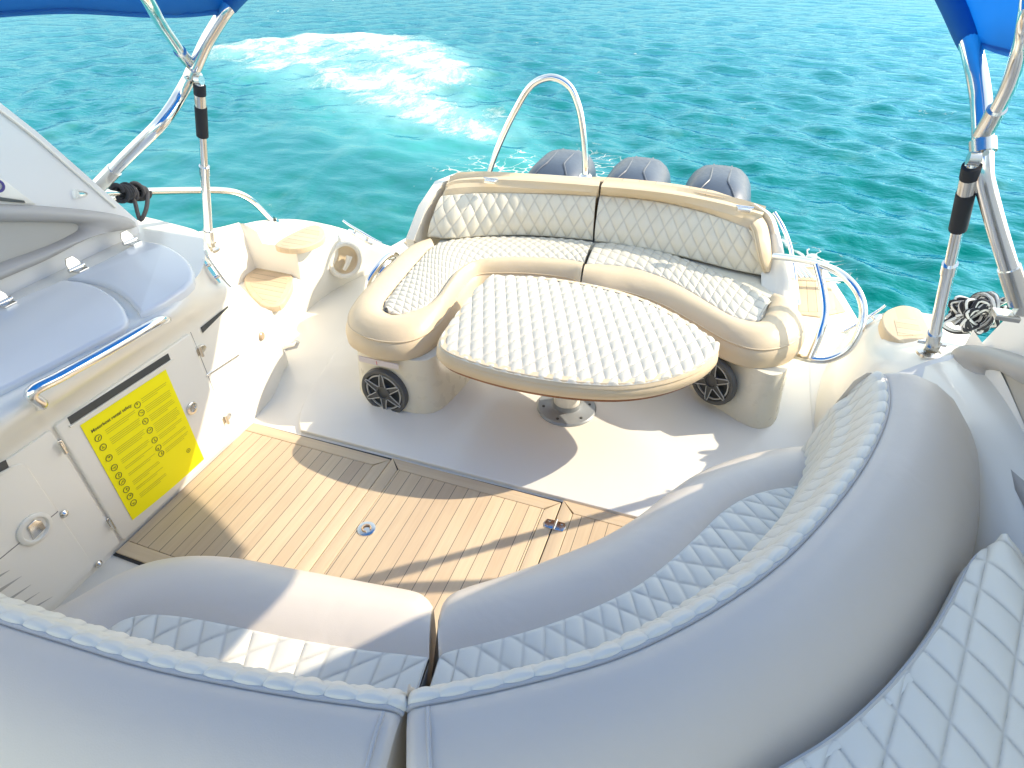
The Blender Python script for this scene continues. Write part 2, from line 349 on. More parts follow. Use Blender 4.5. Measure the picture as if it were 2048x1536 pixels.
    base = mixc(gl, base, (.06, .37, .315)); base = mixc(mth('MULTIPLY', mth('SUBTRACT', mth('ADD', mth('MULTIPLY', attr('foam'), .75), noise(.8, 6, .65, (1, .5, 1), .6)), .55), 1.3, clamp=True), base, (.30, .55, .49))
    fn = mth('ADD', mth('MULTIPLY', noise(1.3, 9, .68, (1, .55, 1), .5), .85), mth('MULTIPLY', noise(9, 8, .8, (1, .55, 1), .8), .5))
    fo = mth('MULTIPLY', mth('SUBTRACT', mth('ADD', fn, mth('MULTIPLY', attr('foam'), .25)), .86), 6.0, clamp=True)
    vo = N.new('ShaderNodeTexVoronoi'); vo.feature = 'DISTANCE_TO_EDGE'; vo.inputs['Scale'].default_value = 5
    mp = N.new('ShaderNodeMapping'); mp.inputs['Scale'].default_value = (1, .7, 1)
    dn = N.new('ShaderNodeTexNoise'); dn.inputs['Scale'].default_value = 3; dn.inputs['Detail'].default_value = 4; L.new(tc.outputs['Object'], dn.inputs['Vector'])
    va = N.new('ShaderNodeVectorMath'); va.operation = 'MULTIPLY_ADD'; L.new(dn.outputs['Color'], va.inputs[0]); va.inputs[1].default_value = (.5, .5, 0); L.new(tc.outputs['Object'], va.inputs[2]); L.new(va.outputs[0], vo.inputs['Vector'])
    lace = mth('MULTIPLY', mth('SUBTRACT', .05, vo.outputs['Distance']), 30, clamp=True)
    fl = mth('MULTIPLY', mth('MULTIPLY', lace, mth('MULTIPLY', mth('SUBTRACT', mth('ADD', noise(2.2, 6, .7), mth('MULTIPLY', attr('near'), .5)), .80), 7, clamp=True)), .9, clamp=True)
    # scattered small whitecaps
    wc = mth('MULTIPLY', mth('SUBTRACT', mth('MULTIPLY', noise(1.1, 3), noise(6, 8, .8)), .415), 22, clamp=True)
    fsum = mth('MAXIMUM', mth('MAXIMUM', fo, fl), wc)
    col = mixc(fsum, base, (.74, .76, .72)); L.new(col, p.inputs['Base Color'])
    rg = mth('ADD', .06, mth('MULTIPLY', fsum, .6)); L.new(rg, p.inputs['Roughness']); p.inputs['IOR'].default_value = 1.16; p.inputs['Specular Tint'].default_value = (.45, .75, 1, 1)
    p.inputs['Specular IOR Level'].default_value = 0
    gs = N.new('ShaderNodeBsdfGlossy'); gs.inputs['Color'].default_value = (.21, .49, .70, 1); L.new(rg, gs.inputs['Roughness']); fr = N.new('ShaderNodeLayerWeight'); fr.inputs['Blend'].default_value = .5; frs = mth('MULTIPLY', mth('POWER', fr.outputs['Facing'], 3.0), 1.0, clamp=True)
    mxs = N.new('ShaderNodeMixShader'); L.new(mth('MULTIPLY', frs, mth('SUBTRACT', 1.0, fsum)), mxs.inputs[0]); L.new(p.outputs[0], mxs.inputs[1]); L.new(gs.outputs[0], mxs.inputs[2]); L.new(mxs.outputs[0], N['Material Output'].inputs['Surface'])
    b1 = N.new('ShaderNodeBump'); b1.inputs['Distance'].default_value = .05
    L.new(mth('ADD', .55, mth('MULTIPLY', attr('calm'), -.35)), b1.inputs['Strength'])
    hh = mth('ADD', noise(2.6, 4, .55, (1, 2.0, 1), .3), mth('ADD', mth('MULTIPLY', noise(8, 3, .5, (1, 1.7, 1)), .28), mth('MULTIPLY', fsum, .25)))
    L.new(hh, b1.inputs['Height']); L.new(b1.outputs[0], p.inputs['Normal']); L.new(b1.outputs[0], gs.inputs['Normal']); L.new(b1.outputs[0], fr.inputs['Normal'])
    struct(mk('water', ~isf)); f = mk('wake_foam', isf); struct(f, 'stuff'); f['label'] = 'white and turquoise churned wake trailing behind the outboards'; f['category'] = 'wake foam'
    # inner disc is under the boat
    return
water()

# ================================================================ DECK
mb = MB(); mb.slab([(-2.35, -1.2), (.98, -1.2), (1.0, 1.0), (.95, 2.4), (.80, 3.32), (-2.05, 3.30), (-2.26, 3.0), (-2.36, 2.6)], -.12, -.012, .003); struct(obj('deck', mb, M['gel']))
lf = ats([(602, 862, 0), (598, 842, 0), (608, 806, 0), (636, 758, 0), (662, 718, 0), (690, 676, 0), (720, 640, 0)])[:, :2]
poly = [tuple(p) for p in spl(lf, 24)]+[(-1.5, 3.25), (.40, 3.25), (.578, 3.0), (.578, 1.61)]
mb = MB(); mb.slab(poly, -.02, .006, .005); struct(obj('raised_deck', mb, M['gel']))

# teak floor
TA = 1.578
def teak_panel(x0, x1, y0, y1, bl, br, ba, bf, label):
    t = thing('teak_floor_panel', label, 'floor panel', ((x0+x1)/2, (y0+y1)/2, 0), 'teak floor panels of the cockpit')
    g = .0022; bw = .052
    X0 = x0+(bw if bl else 0)+g; X1 = x1-(bw if br else 0)-g; Y0 = y0+(bw if bf else 0)+g; Y1 = y1-(bw if ba else 0)-g
    obj('planking', MB().slab([(X0, Y0), (X1, Y0), (X1, Y1), (X0, Y1)], -.02, .001, .0015), M['teak'], t)
    def strip(q, m): obj('border', MB().slab(q, -.02, .001, .0015), m, t)
    if ba: strip([(X0+g if bl else x0, Y1+g), (X1-g if br else x1, Y1+g), (x1-g, y1), (x0+g, y1)], M['teakbx'])
    if bf: strip([(x0+g, y0), (x1-g, y0), (X1-g, Y0-g), (X0+g, Y0-g)], M['teakbx'])
    if bl: strip([(x0, y0+g), (X0-g, Y0+g), (X0-g, Y1-g), (x0, y1-g)], M['teakb'])
    if br: strip([(X1+g, Y0+g), (x1, y0+g), (x1, y1-g), (X1+g, Y1-g)], M['teakb'])
    return t
obj('teak_bedding', MB().slab([(-1.815, .805), (-1.10, .80), (-1.10, .39), (.24, .39), (.24, 1.60), (-1.815, 1.575)], -.03, -.006, .002), M['dark'])['kind'] = 'structure'
teak_panel(-1.81, -1.106, .815, TA-.01, 0, 1, 1, 1, 'teak panel along the galley cabinet, dark caulked planks half in shadow')
pm = teak_panel(-1.103, -.362, .40, TA+.002, 1, 1, 1, 0, 'teak hatch panel in the middle of the floor, with a round lift ring')
pr = teak_panel(-.357, .23, .40, TA+.018, 1, 0, 1, 0, 'narrow teak panel beside the front sofa, right of the hatch hinge')
c = at(733, 1058, .001); rg_ = MB(); rg_.lathe([(.0, .001), (.018, .001), (.019, .004), (.030, .004), (.034, .003), (.036, -.001)], c, seg=28)
ro = obj('lift_ring', rg_, M['steel'], pm); obj('ring_pull', MB().tube([c+np.array([.016*math.cos(a), .016*math.sin(a), .006]) for a in np.linspace(0, 5.2, 16)], .003, 8), M['lamp'], ro)
c = at(1110, 1051, .001); h = MB()
for sx in (-1, 1): h.slab([(c[0]+sx*.004, c[1]-.022), (c[0]+sx*.036, c[1]-.02), (c[0]+sx*.042, c[1]), (c[0]+sx*.036, c[1]+.02), (c[0]+sx*.004, c[1]+.022)], 0, .005, .002)
h.rod(c+np.array([0, -.024, .005]), c+np.array([0, .024, .005]), .005)
for sx in (-1, 1):
    for sy in (-.011, .011): h.lathe([(.0055, 0), (.0045, .0015), (0, .002)], c+np.array([sx*.024, sy, .005]), seg=10)
obj('hinge', h, M['steel'], pr)

# ================================================================ GUNWALES (hull sides)
def hull_side(name, label, B, I, O, sgn, n=70):
    B, I, O = splc(B, n), splc(I, n), splc(O, n)
    t = thing(name, label, 'gunwale', B[n//2])
    m1 = B*.35+I*.65; m1[:, 0] += sgn*.0; m1[:, 2] = B[:, 2]+(I[:, 2]-B[:, 2])*.80
    i2 = I*.8+O*.2; i2[:, 2] = I[:, 2]+.018
    mid = (I+O)/2; mid[:, 2] = np.maximum(I[:, 2], O[:, 2])+.02
    o2 = O*.9+I*.1; o2[:, 2] = O[:, 2]+.012
    o3 = O.copy(); o3[:, 0] += sgn*.012; o3[:, 2] -= .03
    o4 = O.copy(); o4[:, 0] += sgn*.03; o4[:, 2] = O[:, 2]-.18
    o5 = O.copy(); o5[:, 0] -= sgn*.02; o5[:, 2] = np.minimum(-.3, O[:, 2]-.25)
    o6 = O.copy(); o6[:, 0] -= sgn*.25; o6[:, 2] = -.9
    obj('moulding', MB().loft([B, m1, I, i2, mid, o2, O, o3, o4, o5, o6]), M['gel'], t, angle=60); return t
def gunwale_left():
    ys = np.concatenate([np.linspace(-1.2, 1.7, 16), np.linspace(1.75, 2.405, 26), [2.41, 2.418, 2.43], np.linspace(2.44, 3.30, 50)])
    f = lambda tab, k: np.interp(ys, [a[0] for a in tab], [a[k] for a in tab])
    def sm(v, w=5):
        p = np.pad(v, w, mode='edge'); return np.convolve(p, np.ones(2*w+1)/(2*w+1), 'valid')
    Bt_ = [(-1.2, -2.05), (1.9, -2.0), (2.08, -2.03), (2.3, -2.14), (2.55, -2.2), (2.8, -2.185), (3.0, -2.13), (3.14, -2.06), (3.3, -1.96)]
    It = [(-1.2, -2.1, .25), (2.0, -2.0, .262), (2.25, -2.065, .262), (2.41, -2.085, .262), (2.43, -2.085, .425), (2.6, -2.10, .415), (2.75, -2.12, .385), (2.9, -2.13, .33), (3.05, -2.10, .23), (3.18, -2.03, .12), (3.3, -1.97, .0)]
    Jt = [(-1.2, -2.36, .25), (2.0, -2.36, .262), (2.41, -2.37, .262), (2.43, -2.30, .435), (2.7, -2.30, .42), (2.9, -2.24, .35), (3.05, -2.17, .245), (3.18, -2.07, .135), (3.3, -1.985, .01)]
    Ot = [(-1.2, -2.5, .86), (.5, -2.46, .84), (1.5, -2.38, .81), (1.78, -2.34, .76), (2.0, -2.36, .63), (2.3, -2.40, .555), (2.62, -2.42, .47), (2.83, -2.37, .40), (3.03, -2.27, .29), (3.2, -2.13, .16), (3.32, -2.0, .02)]
    B = np.stack([sm(f(Bt_, 1)), ys, 0*ys-.03], 1); I = np.stack([sm(f(It, 1), 3), ys, f(It, 2)], 1); J = np.stack([f(Jt, 1), ys, f(Jt, 2)], 1); O = np.stack([sm(f(Ot, 1)), ys, sm(f(Ot, 2))], 1)
    t = thing('gunwale', 'white moulded left gunwale with two teak boarding steps, bright in the sun', 'gunwale', (-2.2, 2.4, 0))
    w1 = B*.1+I*.9; w1[:, 0] = I[:, 0]+.004; w1[:, 2] = np.maximum(I[:, 2]-.05, I[:, 2]*.7); i2 = I*.9+J*.1; i2[:, 2] = I[:, 2]+.012; i2[:, 1] = ys
    j2 = J.copy(); j2[:, 0] -= .015; j2[:, 2] = J[:, 2]+np.maximum(0, (O[:, 2]-J[:, 2])*.75); o1 = O*.8+J*.2; o1[:, 2] = O[:, 2]+.014
    o3 = O.copy(); o3[:, 0] -= .012; o3[:, 2] -= .03; o4 = O.copy(); o4[:, 0] -= .02; o4[:, 2] -= .18; o5 = O.copy(); o5[:, 0] += .02; o5[:, 2] = np.minimum(-.3, O[:, 2]-.25); o6 = O.copy(); o6[:, 0] += .25; o6[:, 2] = -.9
    obj('moulding', MB().loft([B, w1, I, i2, J, j2, o1, O, o3, o4, o5, o6]), M['gel'], t, angle=50); return t
gl_ = gunwale_left()
up = atz([(550, 490), (613, 453), (630, 449), (645, 455), (650, 466), (641, 481), (596, 497)], .455)[:, :2]; lo = atz([(490, 552), (545, 522), (562, 526), (580, 540), (585, 565), (575, 590), (556, 612), (530, 612)], .285)[:, :2]
def step(poly, z, parent):
    P = np.array(poly)
    if area(P) < 0: P = P[::-1]
    pd = obj('teak_pad', MB().slab(P, z-.030, z, .006), M['teakb'], parent)
    obj('inlay', MB().slab(offs(P, .028), z-.004, z+.0012, .0008), M['teakx'], pd); return pd
step(spl(up, 40, True), .455, gl_); step(spl(lo, 40, True), .285, gl_)
# shower recess: raised collar, bowl, tap
cc = np.array([-2.11, 2.86, .175]); nn = np.array([.86, -.45, .12]); nn /= np.linalg.norm(nn)
sh = thing('shower_recess', 'small cream shower pocket with a white handset, in the left gunwale wall', 'shower recess', cc)
obj('collar', MB().lathe([(.115, -.03), (.115, .012), (.105, .022), (.092, .022), (.084, .012)], cc, nn, 40), M['gel'], sh)
obj('bowl', MB().lathe([(.086, .014), (.075, -.004), (.04, -.012), (0, -.013)], cc, nn, 36), M['tan'], sh)
obj('handset', MB().tube([cc+nn*.012+np.array([0, -.03, -.05]), cc+nn*.03+np.array([0, 0, -.02]), cc+nn*.035+np.array([0, .03, .02])], [.012, .014, .02], 12), M['gel'], sh)

Br = [(.80, -1.2, -.03), (.78, .6, -.03), (.66, 1.5, -.03), (.60, 1.9, -.03), (.585, 2.2, -.03), (.59, 2.5, -.03), (.63, 2.8, -.03), (.69, 3.05, -.03), (.74, 3.2, -.03), (.80, 3.36, -.03)]
Ir = [(.86, -1.2, .60), (.86, .6, .60), (.82, 1.5, .60), (.79, 1.9, .60), (.77, 2.2, .55), (.735, 2.45, .45), (.755, 2.72, .40), (.80, 2.9, .28), (.815, 3.08, .18), (.83, 3.34, .03)]
Or = [(1.10, -1.2, .80), (1.08, .6, .74), (1.05, 1.5, .68), (1.04, 1.9, .64), (1.04, 2.2, .57), (1.06, 2.5, .465), (1.06, 2.76, .44), (.99, 2.95, .34), (.92, 3.12, .24), (.87, 3.38, .04)]
gr_ = hull_side('gunwale', 'white moulded right gunwale with one rounded teak pad beside the bimini strut', Br, Ir, Or, 1)
rp = atz([(1765, 645), (1766, 628), (1782, 616), (1808, 610), (1838, 618), (1852, 640), (1866, 668), (1880, 690), (1868, 700), (1835, 697), (1800, 682), (1775, 664)], .475)[:, :2]
rp = spl(rp, 60, True)
if area(rp) < 0: rp = rp[::-1]
pd = obj('teak_pad', MB().slab(rp, .43, .475, .008), M['teakb'], gr_)
obj('inlay', MB().slab(spl(atz([(1788, 640), (1822, 630), (1843, 676), (1802, 676)], .4755)[:, :2], 4, True), .47, .4765, .0008), M['teakx'], pd)

def cleat(c, d, up, L_, label, s=1.0):
    d = np.array(d, float); d /= np.linalg.norm(d); up = np.array(up, float); up = up-d*(up@d); up /= np.linalg.norm(up); c = np.array(c)
    t = thing('cleat', label, 'cleat', c, 'steel mooring cleats')
    obj('horn', MB().tube([c+d*L_*k*.5+up*.030*s*(1+.25*abs(k)**3) for k in np.linspace(-1, 1, 13)], [.006*s+.004*s*(1-abs(k)) for k in np.linspace(-1, 1, 13)], 10), M['chrome'], t)
    b = MB()
    for k in (-.32, .32): b.rod(c+d*L_*k*.5, c+d*L_*k*.5+up*.03*s, .008*s)
    sd_ = np.cross(d, up); b.loft([[c+d*L_*.32*math.cos(a)+sd_*.018*s*math.sin(a)+up*h_ for a in np.linspace(0, 2*np.pi, 20, endpoint=False)] for h_ in (-.01, .006)], True, True, True)
    obj('base', b, M['chrome'], t); return t
pa, pb = at(697, 458, .36), at(745, 486, .29); cleat((pa+pb)/2-np.array([0, 0, .005]), pb-pa, (0, 0, 1), .26, 'steel mooring cleat on the curved stern end of the left gunwale')
pa, pb = at(1712, 655, .31), at(1765, 622, .40); cleat((pa+pb)/2-np.array([0, 0, .02]), pb-pa, (0, 0, 1), .2, 'steel mooring cleat behind the teak pad of the right gunwale', .9)

# hull shell and transom
mb = MB(); mb.loft([setz([(-2.2, -1.2), (-2.2, 2.6), (-2.0, 3.3), (.8, 3.3), (.95, 2.6), (.95, -1.2)], z) for z in (-.9, -.115)], True, True, True); struct(obj('hull', mb, M['gel'], smooth=False))

# ================================================================ SWIM PLATFORMS
def platform(poly, teakpoly, label):
    t = thing('swim_platform', label, 'swim platform', (*np.mean(np.array(poly)[:, :2], 0), -.1), 'swim platforms')
    obj('moulding', MB().slab(poly, -.30, -.015, .02), M['gel'], t); obj('teak_pad', MB().slab(teakpoly, -.03, -.006, .003), M['teakb'], t)
    P = np.array(teakpoly)[:, :2]
    if area(P) < 0: P = P[::-1]
    obj('inlay', MB().slab(offs(P, .05), -.02, -.0045, .001), M['teak'], t); return t
pr_ = [tuple(at(x, y, -.015)[:2]) for x, y in [(1722, 643), (1690, 590), (1650, 530), (1608, 514)]]+[(.05, 4.35), (.05, 3.30), (.5, 3.25), (.72, 3.3)]
tk = [tuple(at(x, y, -.006)[:2]) for x, y in [(1692, 622), (1640, 541), (1612, 532)]]+[(.40, 4.05), (.40, 3.44), tuple(at(1640, 633, -.006)[:2])]
platform(pr_, tk, 'right swim platform, white rim round pale teak planks, ladder on it')
mir = lambda P: [(-1.32-p[0]+.02, p[1]) for p in P]
platform(mir(pr_), mir(tk), 'left swim platform, only its pale rim showing past the sofa')
# boarding ladder folded on the right platform
ld = thing('boarding_ladder', 'folded steel boarding ladder lying on the right swim platform', 'ladder', at(1640, 550, .02))
lm = MB(); lm.tube(ats([(1592, 556, .05), (1640, 558, .05), (1688, 561, .05)]), .018, 12); obj('rail', lm, M['chrome'], ld)
lm = MB(); lm.tube(ats([(1592, 532, .05), (1625, 533, .05), (1655, 538, .05)]), .015, 12); obj('rail', lm, M['chrome'], ld)
for k in range(3): lm = MB(); lm.tube(ats([(1584+9*k, 530, .075), (1596+9*k, 543, .08), (1606+9*k, 557, .075)]), .011, 10); obj('rung', lm, M['chrome'], ld)

# ================================================================ AFT SOFA
so_ = thing('aft_sofa', 'cream and tan quilted U-shaped sofa at the stern behind the table', 'sofa', (-.55, 2.6, 0))
# pedestals
outl = np.array([(-1.50, 3.2), (-1.50, 2.6), (-1.505, 2.1), (-1.49, 1.96), (-1.42, 1.90), (-1.28, 1.878), (-1.14, 1.872), (-1.06, 1.91), (-1.03, 2.0), (-1.0, 2.3), (-.98, 2.7), (-.9, 3.2)])
def pedestal(pl, top, flare=1.):
    P = spl(pl, 70); rows = []
    c = P.mean(0)
    for z, o in ((0, 0), (.012, .0), (.08, .004), (.2, .008), (top, .012)): rows.append(setz(offs(P, o*flare*(-1 if area(P) > 0 else 1), False), z))
    return MB().loft(rows, False, False, True)
obj('base', pedestal(outl, .285, -2.2), M['cream'], so_)
outr = np.array([(-.25, 3.2), (-.12, 2.75), (-.02, 2.56), (.07, 2.455), (.19, 2.365), (.28, 2.305), (.345, 2.29), (.40, 2.33), (.43, 2.42), (.44, 2.6), (.44, 2.9), (.42, 3.2)])
obj('base', pedestal(outr, .285, -2.0), M['cream'], so_)
# recess panel between pedestals (bench front) and bench box
obj('bench_box', MB().slab([(-1.0, 2.62), (-.5, 2.75), (-.1, 2.72), (-.1, 3.25), (-1.0, 3.2)], .004, .29, .01), M['cream'], so_)
def cushion(outer, inner, zt, zseam, zb, side, n=110, bulge=.028):
    """padded roll: inner/outer matched control lists of px; returns roll mesh and inner curve"""
    O = splc([at(x, y, zseam) for x, y in outer], n); I = splc([at(x, y, zt) for x, y in inner], n)
    rows = [I+np.array([0, 0, -.012]), I]
    for k in (.12, .3, .5, .7, .85, .95):
        r = I*(1-k)+O*k; r[:, 2] = zt+(zseam-zt)*k**3+bulge*math.sin(math.pi*min(1, k*1.0))**.8; rows.append(r)
    d = O-I; d[:, 2] = 0; d /= np.maximum(np.linalg.norm(d, axis=1, keepdims=True), 1e-6)
    rows.append(O)
    rim = O-d*.0035; rim[:, 2] = zseam-.004; rows.append(rim)
    for z, o in ((zseam-.012, .006), ((zseam+zb)/2, .020), (zb+.012, .018), (zb, .004), (zb-.002, -.08)):
        r = O+d*o; r[:, 2] = z; rows.append(r)
    return MB().loft(rows), I, O
# left seat
oL = [(1160, 566), (1140, 556), (1080, 548), (1010, 545), (958, 548), (934, 564), (915, 592), (893, 628), (868, 656), (835, 676), (795, 684), (745, 678), (706, 660), (696, 640), (703, 616), (728, 582), (765, 545), (800, 512), (828, 496), (855, 489)]
iL = [(1168, 527), (1140, 522), (1080, 518), (1000, 518), (945, 527), (912, 545), (893, 568), (876, 592), (852, 612), (822, 624), (795, 630), (778, 628), (767, 618), (769, 603), (785, 581), (808, 554), (832, 526), (848, 508), (856, 499), (868, 491)]
mb, IL, OL = cushion(oL, iL, .405, .372, .275, 1); cl = obj('seat_cushion', mb, M['tan'], so_)
e1 = [iL[i] for i in range(0, 12)]; e2 = [(1186, 486), (1145, 480), (1085, 476), (1000, 474), (930, 477), (882, 486), (858, 500), (838, 522), (814, 550), (789, 582), (772, 604), (772, 620)]
A = splc([at(x, y, .403) for x, y in e1], 260); Bq = splc([at(x, y, .403) for x, y in e2], 260)
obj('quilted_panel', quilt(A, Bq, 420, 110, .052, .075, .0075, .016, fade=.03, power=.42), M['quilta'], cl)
# right seat
oR = [(1163, 566), (1200, 574), (1260, 585), (1320, 606), (1372, 634), (1420, 662), (1462, 684), (1510, 698), (1555, 696), (1590, 682), (1607, 658), (1604, 634), (1585, 614), (1552, 604)]
iR = [(1172, 530), (1205, 530), (1265, 537), (1325, 556), (1380, 584), (1425, 612), (1465, 634), (1500, 643), (1518, 643), (1528, 634), (1534, 622), (1538, 610), (1540, 603), (1538, 599)]
mb, IR_, OR_ = cushion(oR, iR, .405, .372, .275, 1); cr_ = obj('seat_cushion', mb, M['tan'], so_)
A = splc([at(x, y, .403) for x, y in iR[:9]], 240); Bq = splc([at(x, y, .403) for x, y in [(1192, 487), (1235, 488), (1290, 496), (1350, 512), (1410, 535), (1460, 556), (1505, 577), (1535, 592), (1542, 604)]], 240)
obj('quilted_panel', quilt(A, Bq, 420, 110, .052, .068, .0075, .014, fade=.03, power=.42, shear=.45), M['quilta'], cr_)
for il_, ex_, p_ in ((iL, [(1000, 470), (1186, 478)], cl), (iR, [(1400, 528), (1192, 480)], cr_)):
    fp = np.array([at(x, y, .398)[:2] for x, y in il_+ex_[::1]] if il_ is iL else [at(x, y, .398)[:2] for x, y in il_+ex_])
    obj('under_panel', MB().slab(fp, .37, .397, .001), M['quilta'], p_)
obj('seat_box', MB().slab([(-1.45, 2.80), (-1.0, 2.95), (-.6, 3.05), (0, 2.95), (.25, 2.75), (.36, 2.62), (.42, 2.62), (.42, 3.2), (-1.5, 3.25)], .29, .392, .004), M['cream'], so_)
# piping seams along seat cushions
for O_, p_ in ((OL, cl), (OR_, cr_)):
    obj('piping', MB().tube(O_+np.array([0, 0, -.002]), .0035, 8), M['tan'], p_)
# backrests
def backrest(bot, seam, top, label, ends):
    n = 150
    Bc = splc([at(*p) for p in bot], n); Sc = splc([at(*p) for p in seam], n); Tc = splc([at(*p) for p in top], n)
    d = Tc-Bc; nrm = np.cross(np.gradient(Bc, axis=0), d); nrm /= np.linalg.norm(nrm, axis=1, keepdims=True)
    if nrm[:, 1].mean() > 0: nrm = -nrm
    midc = (Bc+Sc)/2+nrm*.035
    tn = 4*np.linspace(0, 1, n)*(1-np.linspace(0, 1, n)); tn = np.clip(tn*6, 0, 1)[:, None]
    back = Tc-nrm*.11; back[:, 2] = Tc[:, 2]-.005
    rows = [Sc, Sc*.5+Tc*.5+nrm*.014*tn, Tc*.9+Sc*.1+nrm*.004, Tc+nrm*.004+np.array([0, 0, .010]), Tc-nrm*.02+np.array([0, 0, .024]), Tc-nrm*.055+np.array([0, 0, .030]), back+nrm*.03+np.array([0, 0, .022]), back, back-np.array([0, 0, .28])]
    ob = MB(); ob.loft(rows)
    # end caps follow the face
    for k in (0, -1):
        e = np.array([Bc[k], midc[k], Sc[k], (Sc[k]+Tc[k])/2, Tc[k], back[k], back[k]-np.array([0, 0, .28])]); ob.add(e, [tuple(range(len(e)))])
    o = obj('backrest', ob, M['tan'], so_)
    mq = [midc[i] for i in range(n)]
    q = quilt(Bc+nrm*.012, Sc+nrm*.003, n*2, 60, .075, .13, .009, fade=.03, mid=np.array(mq), up=(0, -1, .4)); obj('quilted_panel', q, M['quiltc'], o)
    return o, Bc, Sc, Tc
bl, b1, s1, t1 = backrest([(856, 474, .402), (900, 478, .402), (960, 473, .402), (1050, 470, .402), (1120, 474, .402), (1186, 480, .402)],
         [(884, 392, .60), (915, 389, .61), (970, 386, .615), (1050, 387, .62), (1125, 389, .62), (1192, 393, .62)],
         [(893, 372, .645), (915, 365, .66), (970, 362, .67), (1050, 365, .675), (1125, 370, .675), (1198, 376, .67)], '', 0)
br, b2, s2, t2 = backrest([(1190, 482, .402), (1250, 490, .402), (1320, 503, .402), (1400, 522, .402), (1470, 540, .402), (1532, 552, .402)],
         [(1200, 391, .62), (1260, 396, .62), (1330, 406, .62), (1405, 424, .615), (1465, 445, .61), (1508, 462, .60)],
         [(1202, 377, .67), (1260, 382, .675), (1330, 390, .675), (1405, 403, .67), (1470, 418, .665), (1525, 434, .65)], '', 0)
# end roll on the right backrest
ei = splc(ats([(1500, 452, .625), (1507, 466, .60), (1512, 490, .56), (1519, 520, .495), (1529, 546, .43)]), 30); eo = splc(ats([(1522, 436, .65), (1533, 456, .62), (1540, 488, .56), (1543, 520, .49), (1540, 546, .435)]), 30)
obj('end_roll', MB().loft([ei+np.array([0, .04, -.0]), ei, ei*.75+eo*.25+np.array([.0, -.012, .010]), ei*.4+eo*.6+np.array([.0, -.012, .012]), eo, eo+np.array([.005, .06, -.01])]), M['tan'], br)
obj('piping', MB().tube(ei+np.array([0, -.003, .003]), .004, 8), M['tan'], br)
# moulded shell behind (left side slope, right side) and teak capping
P0 = np.vstack([b1[:1], t1, t2, b2[-1:]])
sl_o = spl(np.vstack([np.array([[-1.56, 2.72, .30]]), t1[::30], t2[::30], t2[-1:], np.array([[.40, 2.86, .30]])]), 90)
pts_top = spl(np.vstack([t1[::25], t2[::25], t2[-1:]]), 60); nb = np.array([0, 1, 0])
outb = pts_top+np.array([0, .20, -.02]); low = outb+np.array([0, .05, -.7])
shell = MB(); shell.loft([pts_top+np.array([0, .10, -.015]), pts_top+np.array([0, .13, -.005]), outb+np.array([0, -.02, .012]), outb, low])
obj('transom_shell', shell, M['gel'], so_)
# side cheeks
def cheek(top_pt, front_pt, back_pt, low_front, low_back, th, sg):
    pr = np.array([front_pt, (np.array(front_pt)+top_pt)/2+np.array([0, -.02, .03]), top_pt, back_pt, low_back, low_front]); m = MB()
    a = pr.copy(); b = pr.copy(); b[:, 0] += sg*th; m.loft([a, b], True, True, True); return m
c1 = cheek(at(893, 368, .655)+np.array([-.03, .02, 0]), at(837, 482, .40)+np.array([-.03, 0, 0]), at(893, 368, .655)+np.array([0, .26, -.02]), at(830, 496, .30), np.array([-1.50, 3.4, -.1]), .05, -1); obj('side_cheek', c1, M['gel'], so_)
ci_ = splc(ats([(1500, 410, .675), (1530, 440, .62), (1541, 480, .55), (1544, 520, .48), (1546, 560, .425), (1548, 606, .37)]), 40); co_ = splc(ats([(1512, 408, .69), (1545, 430, .65), (1560, 470, .58), (1571, 520, .505), (1579, 565, .445), (1584, 618, .36)]), 40)
lo_ = co_+np.array([.02, .15, -.07]); lo2 = lo_.copy(); lo2[:, 2] = -.05; c2 = MB(); c2.loft([ci_+np.array([-.05, .02, -.02]), ci_, ci_*.5+co_*.5+np.array([0, -.012, .012]), co_, co_*.7+lo_*.3, lo_, lo2]); c2.loft([co_, co_*.7+lo_*.3+np.array([0, 0, -.3]), lo2]); obj('side_cheek', c2, M['gel'], so_, angle=70)
st = spl(ats([(1536, 428, .645), (1552, 455, .60), (1566, 490, .53), (1574, 530, .45), (1580, 580, .36), (1584, 612, .30)])+np.array([.03, .03, 0]), 40); obj('trim_strip', MB().tube(st, .010, 10), M['chrome'], so_)
capm = MB(); ca = spl(ats([(1110, 362, .68), (1160, 364, .685), (1250, 370, .69), (1340, 380, .69), (1420, 394, .69), (1508, 413, .68)])+np.array([0, .03, 0]), 60)
tapr = (np.clip(np.minimum(np.linspace(0, 1, 60), 1-np.linspace(0, 1, 60))*5, .1, 1))[:, None]; cb = ca+np.array([0, .075, 0])*tapr
capm.loft([ca+np.array([0, 0, -.03]), ca, cb, cb+np.array([0, 0, -.03])]); obj('teak_capping', capm, M['teakcap'], so_)
for px, py in ((982, 357), (1490, 413)):
    c = at(px, py, .70); h = MB(); h.slab([(c[0]-.03, c[1]-.025), (c[0]+.03, c[1]-.025), (c[0]+.042, c[1]+.015), (c[0]-.042, c[1]+.015)], .68, .696, .004); h.rod(c+np.array([-.042, .0, -.002]), c+np.array([.042, .0, -.002]), .006); obj('hinge', h, M['chrome'], so_)
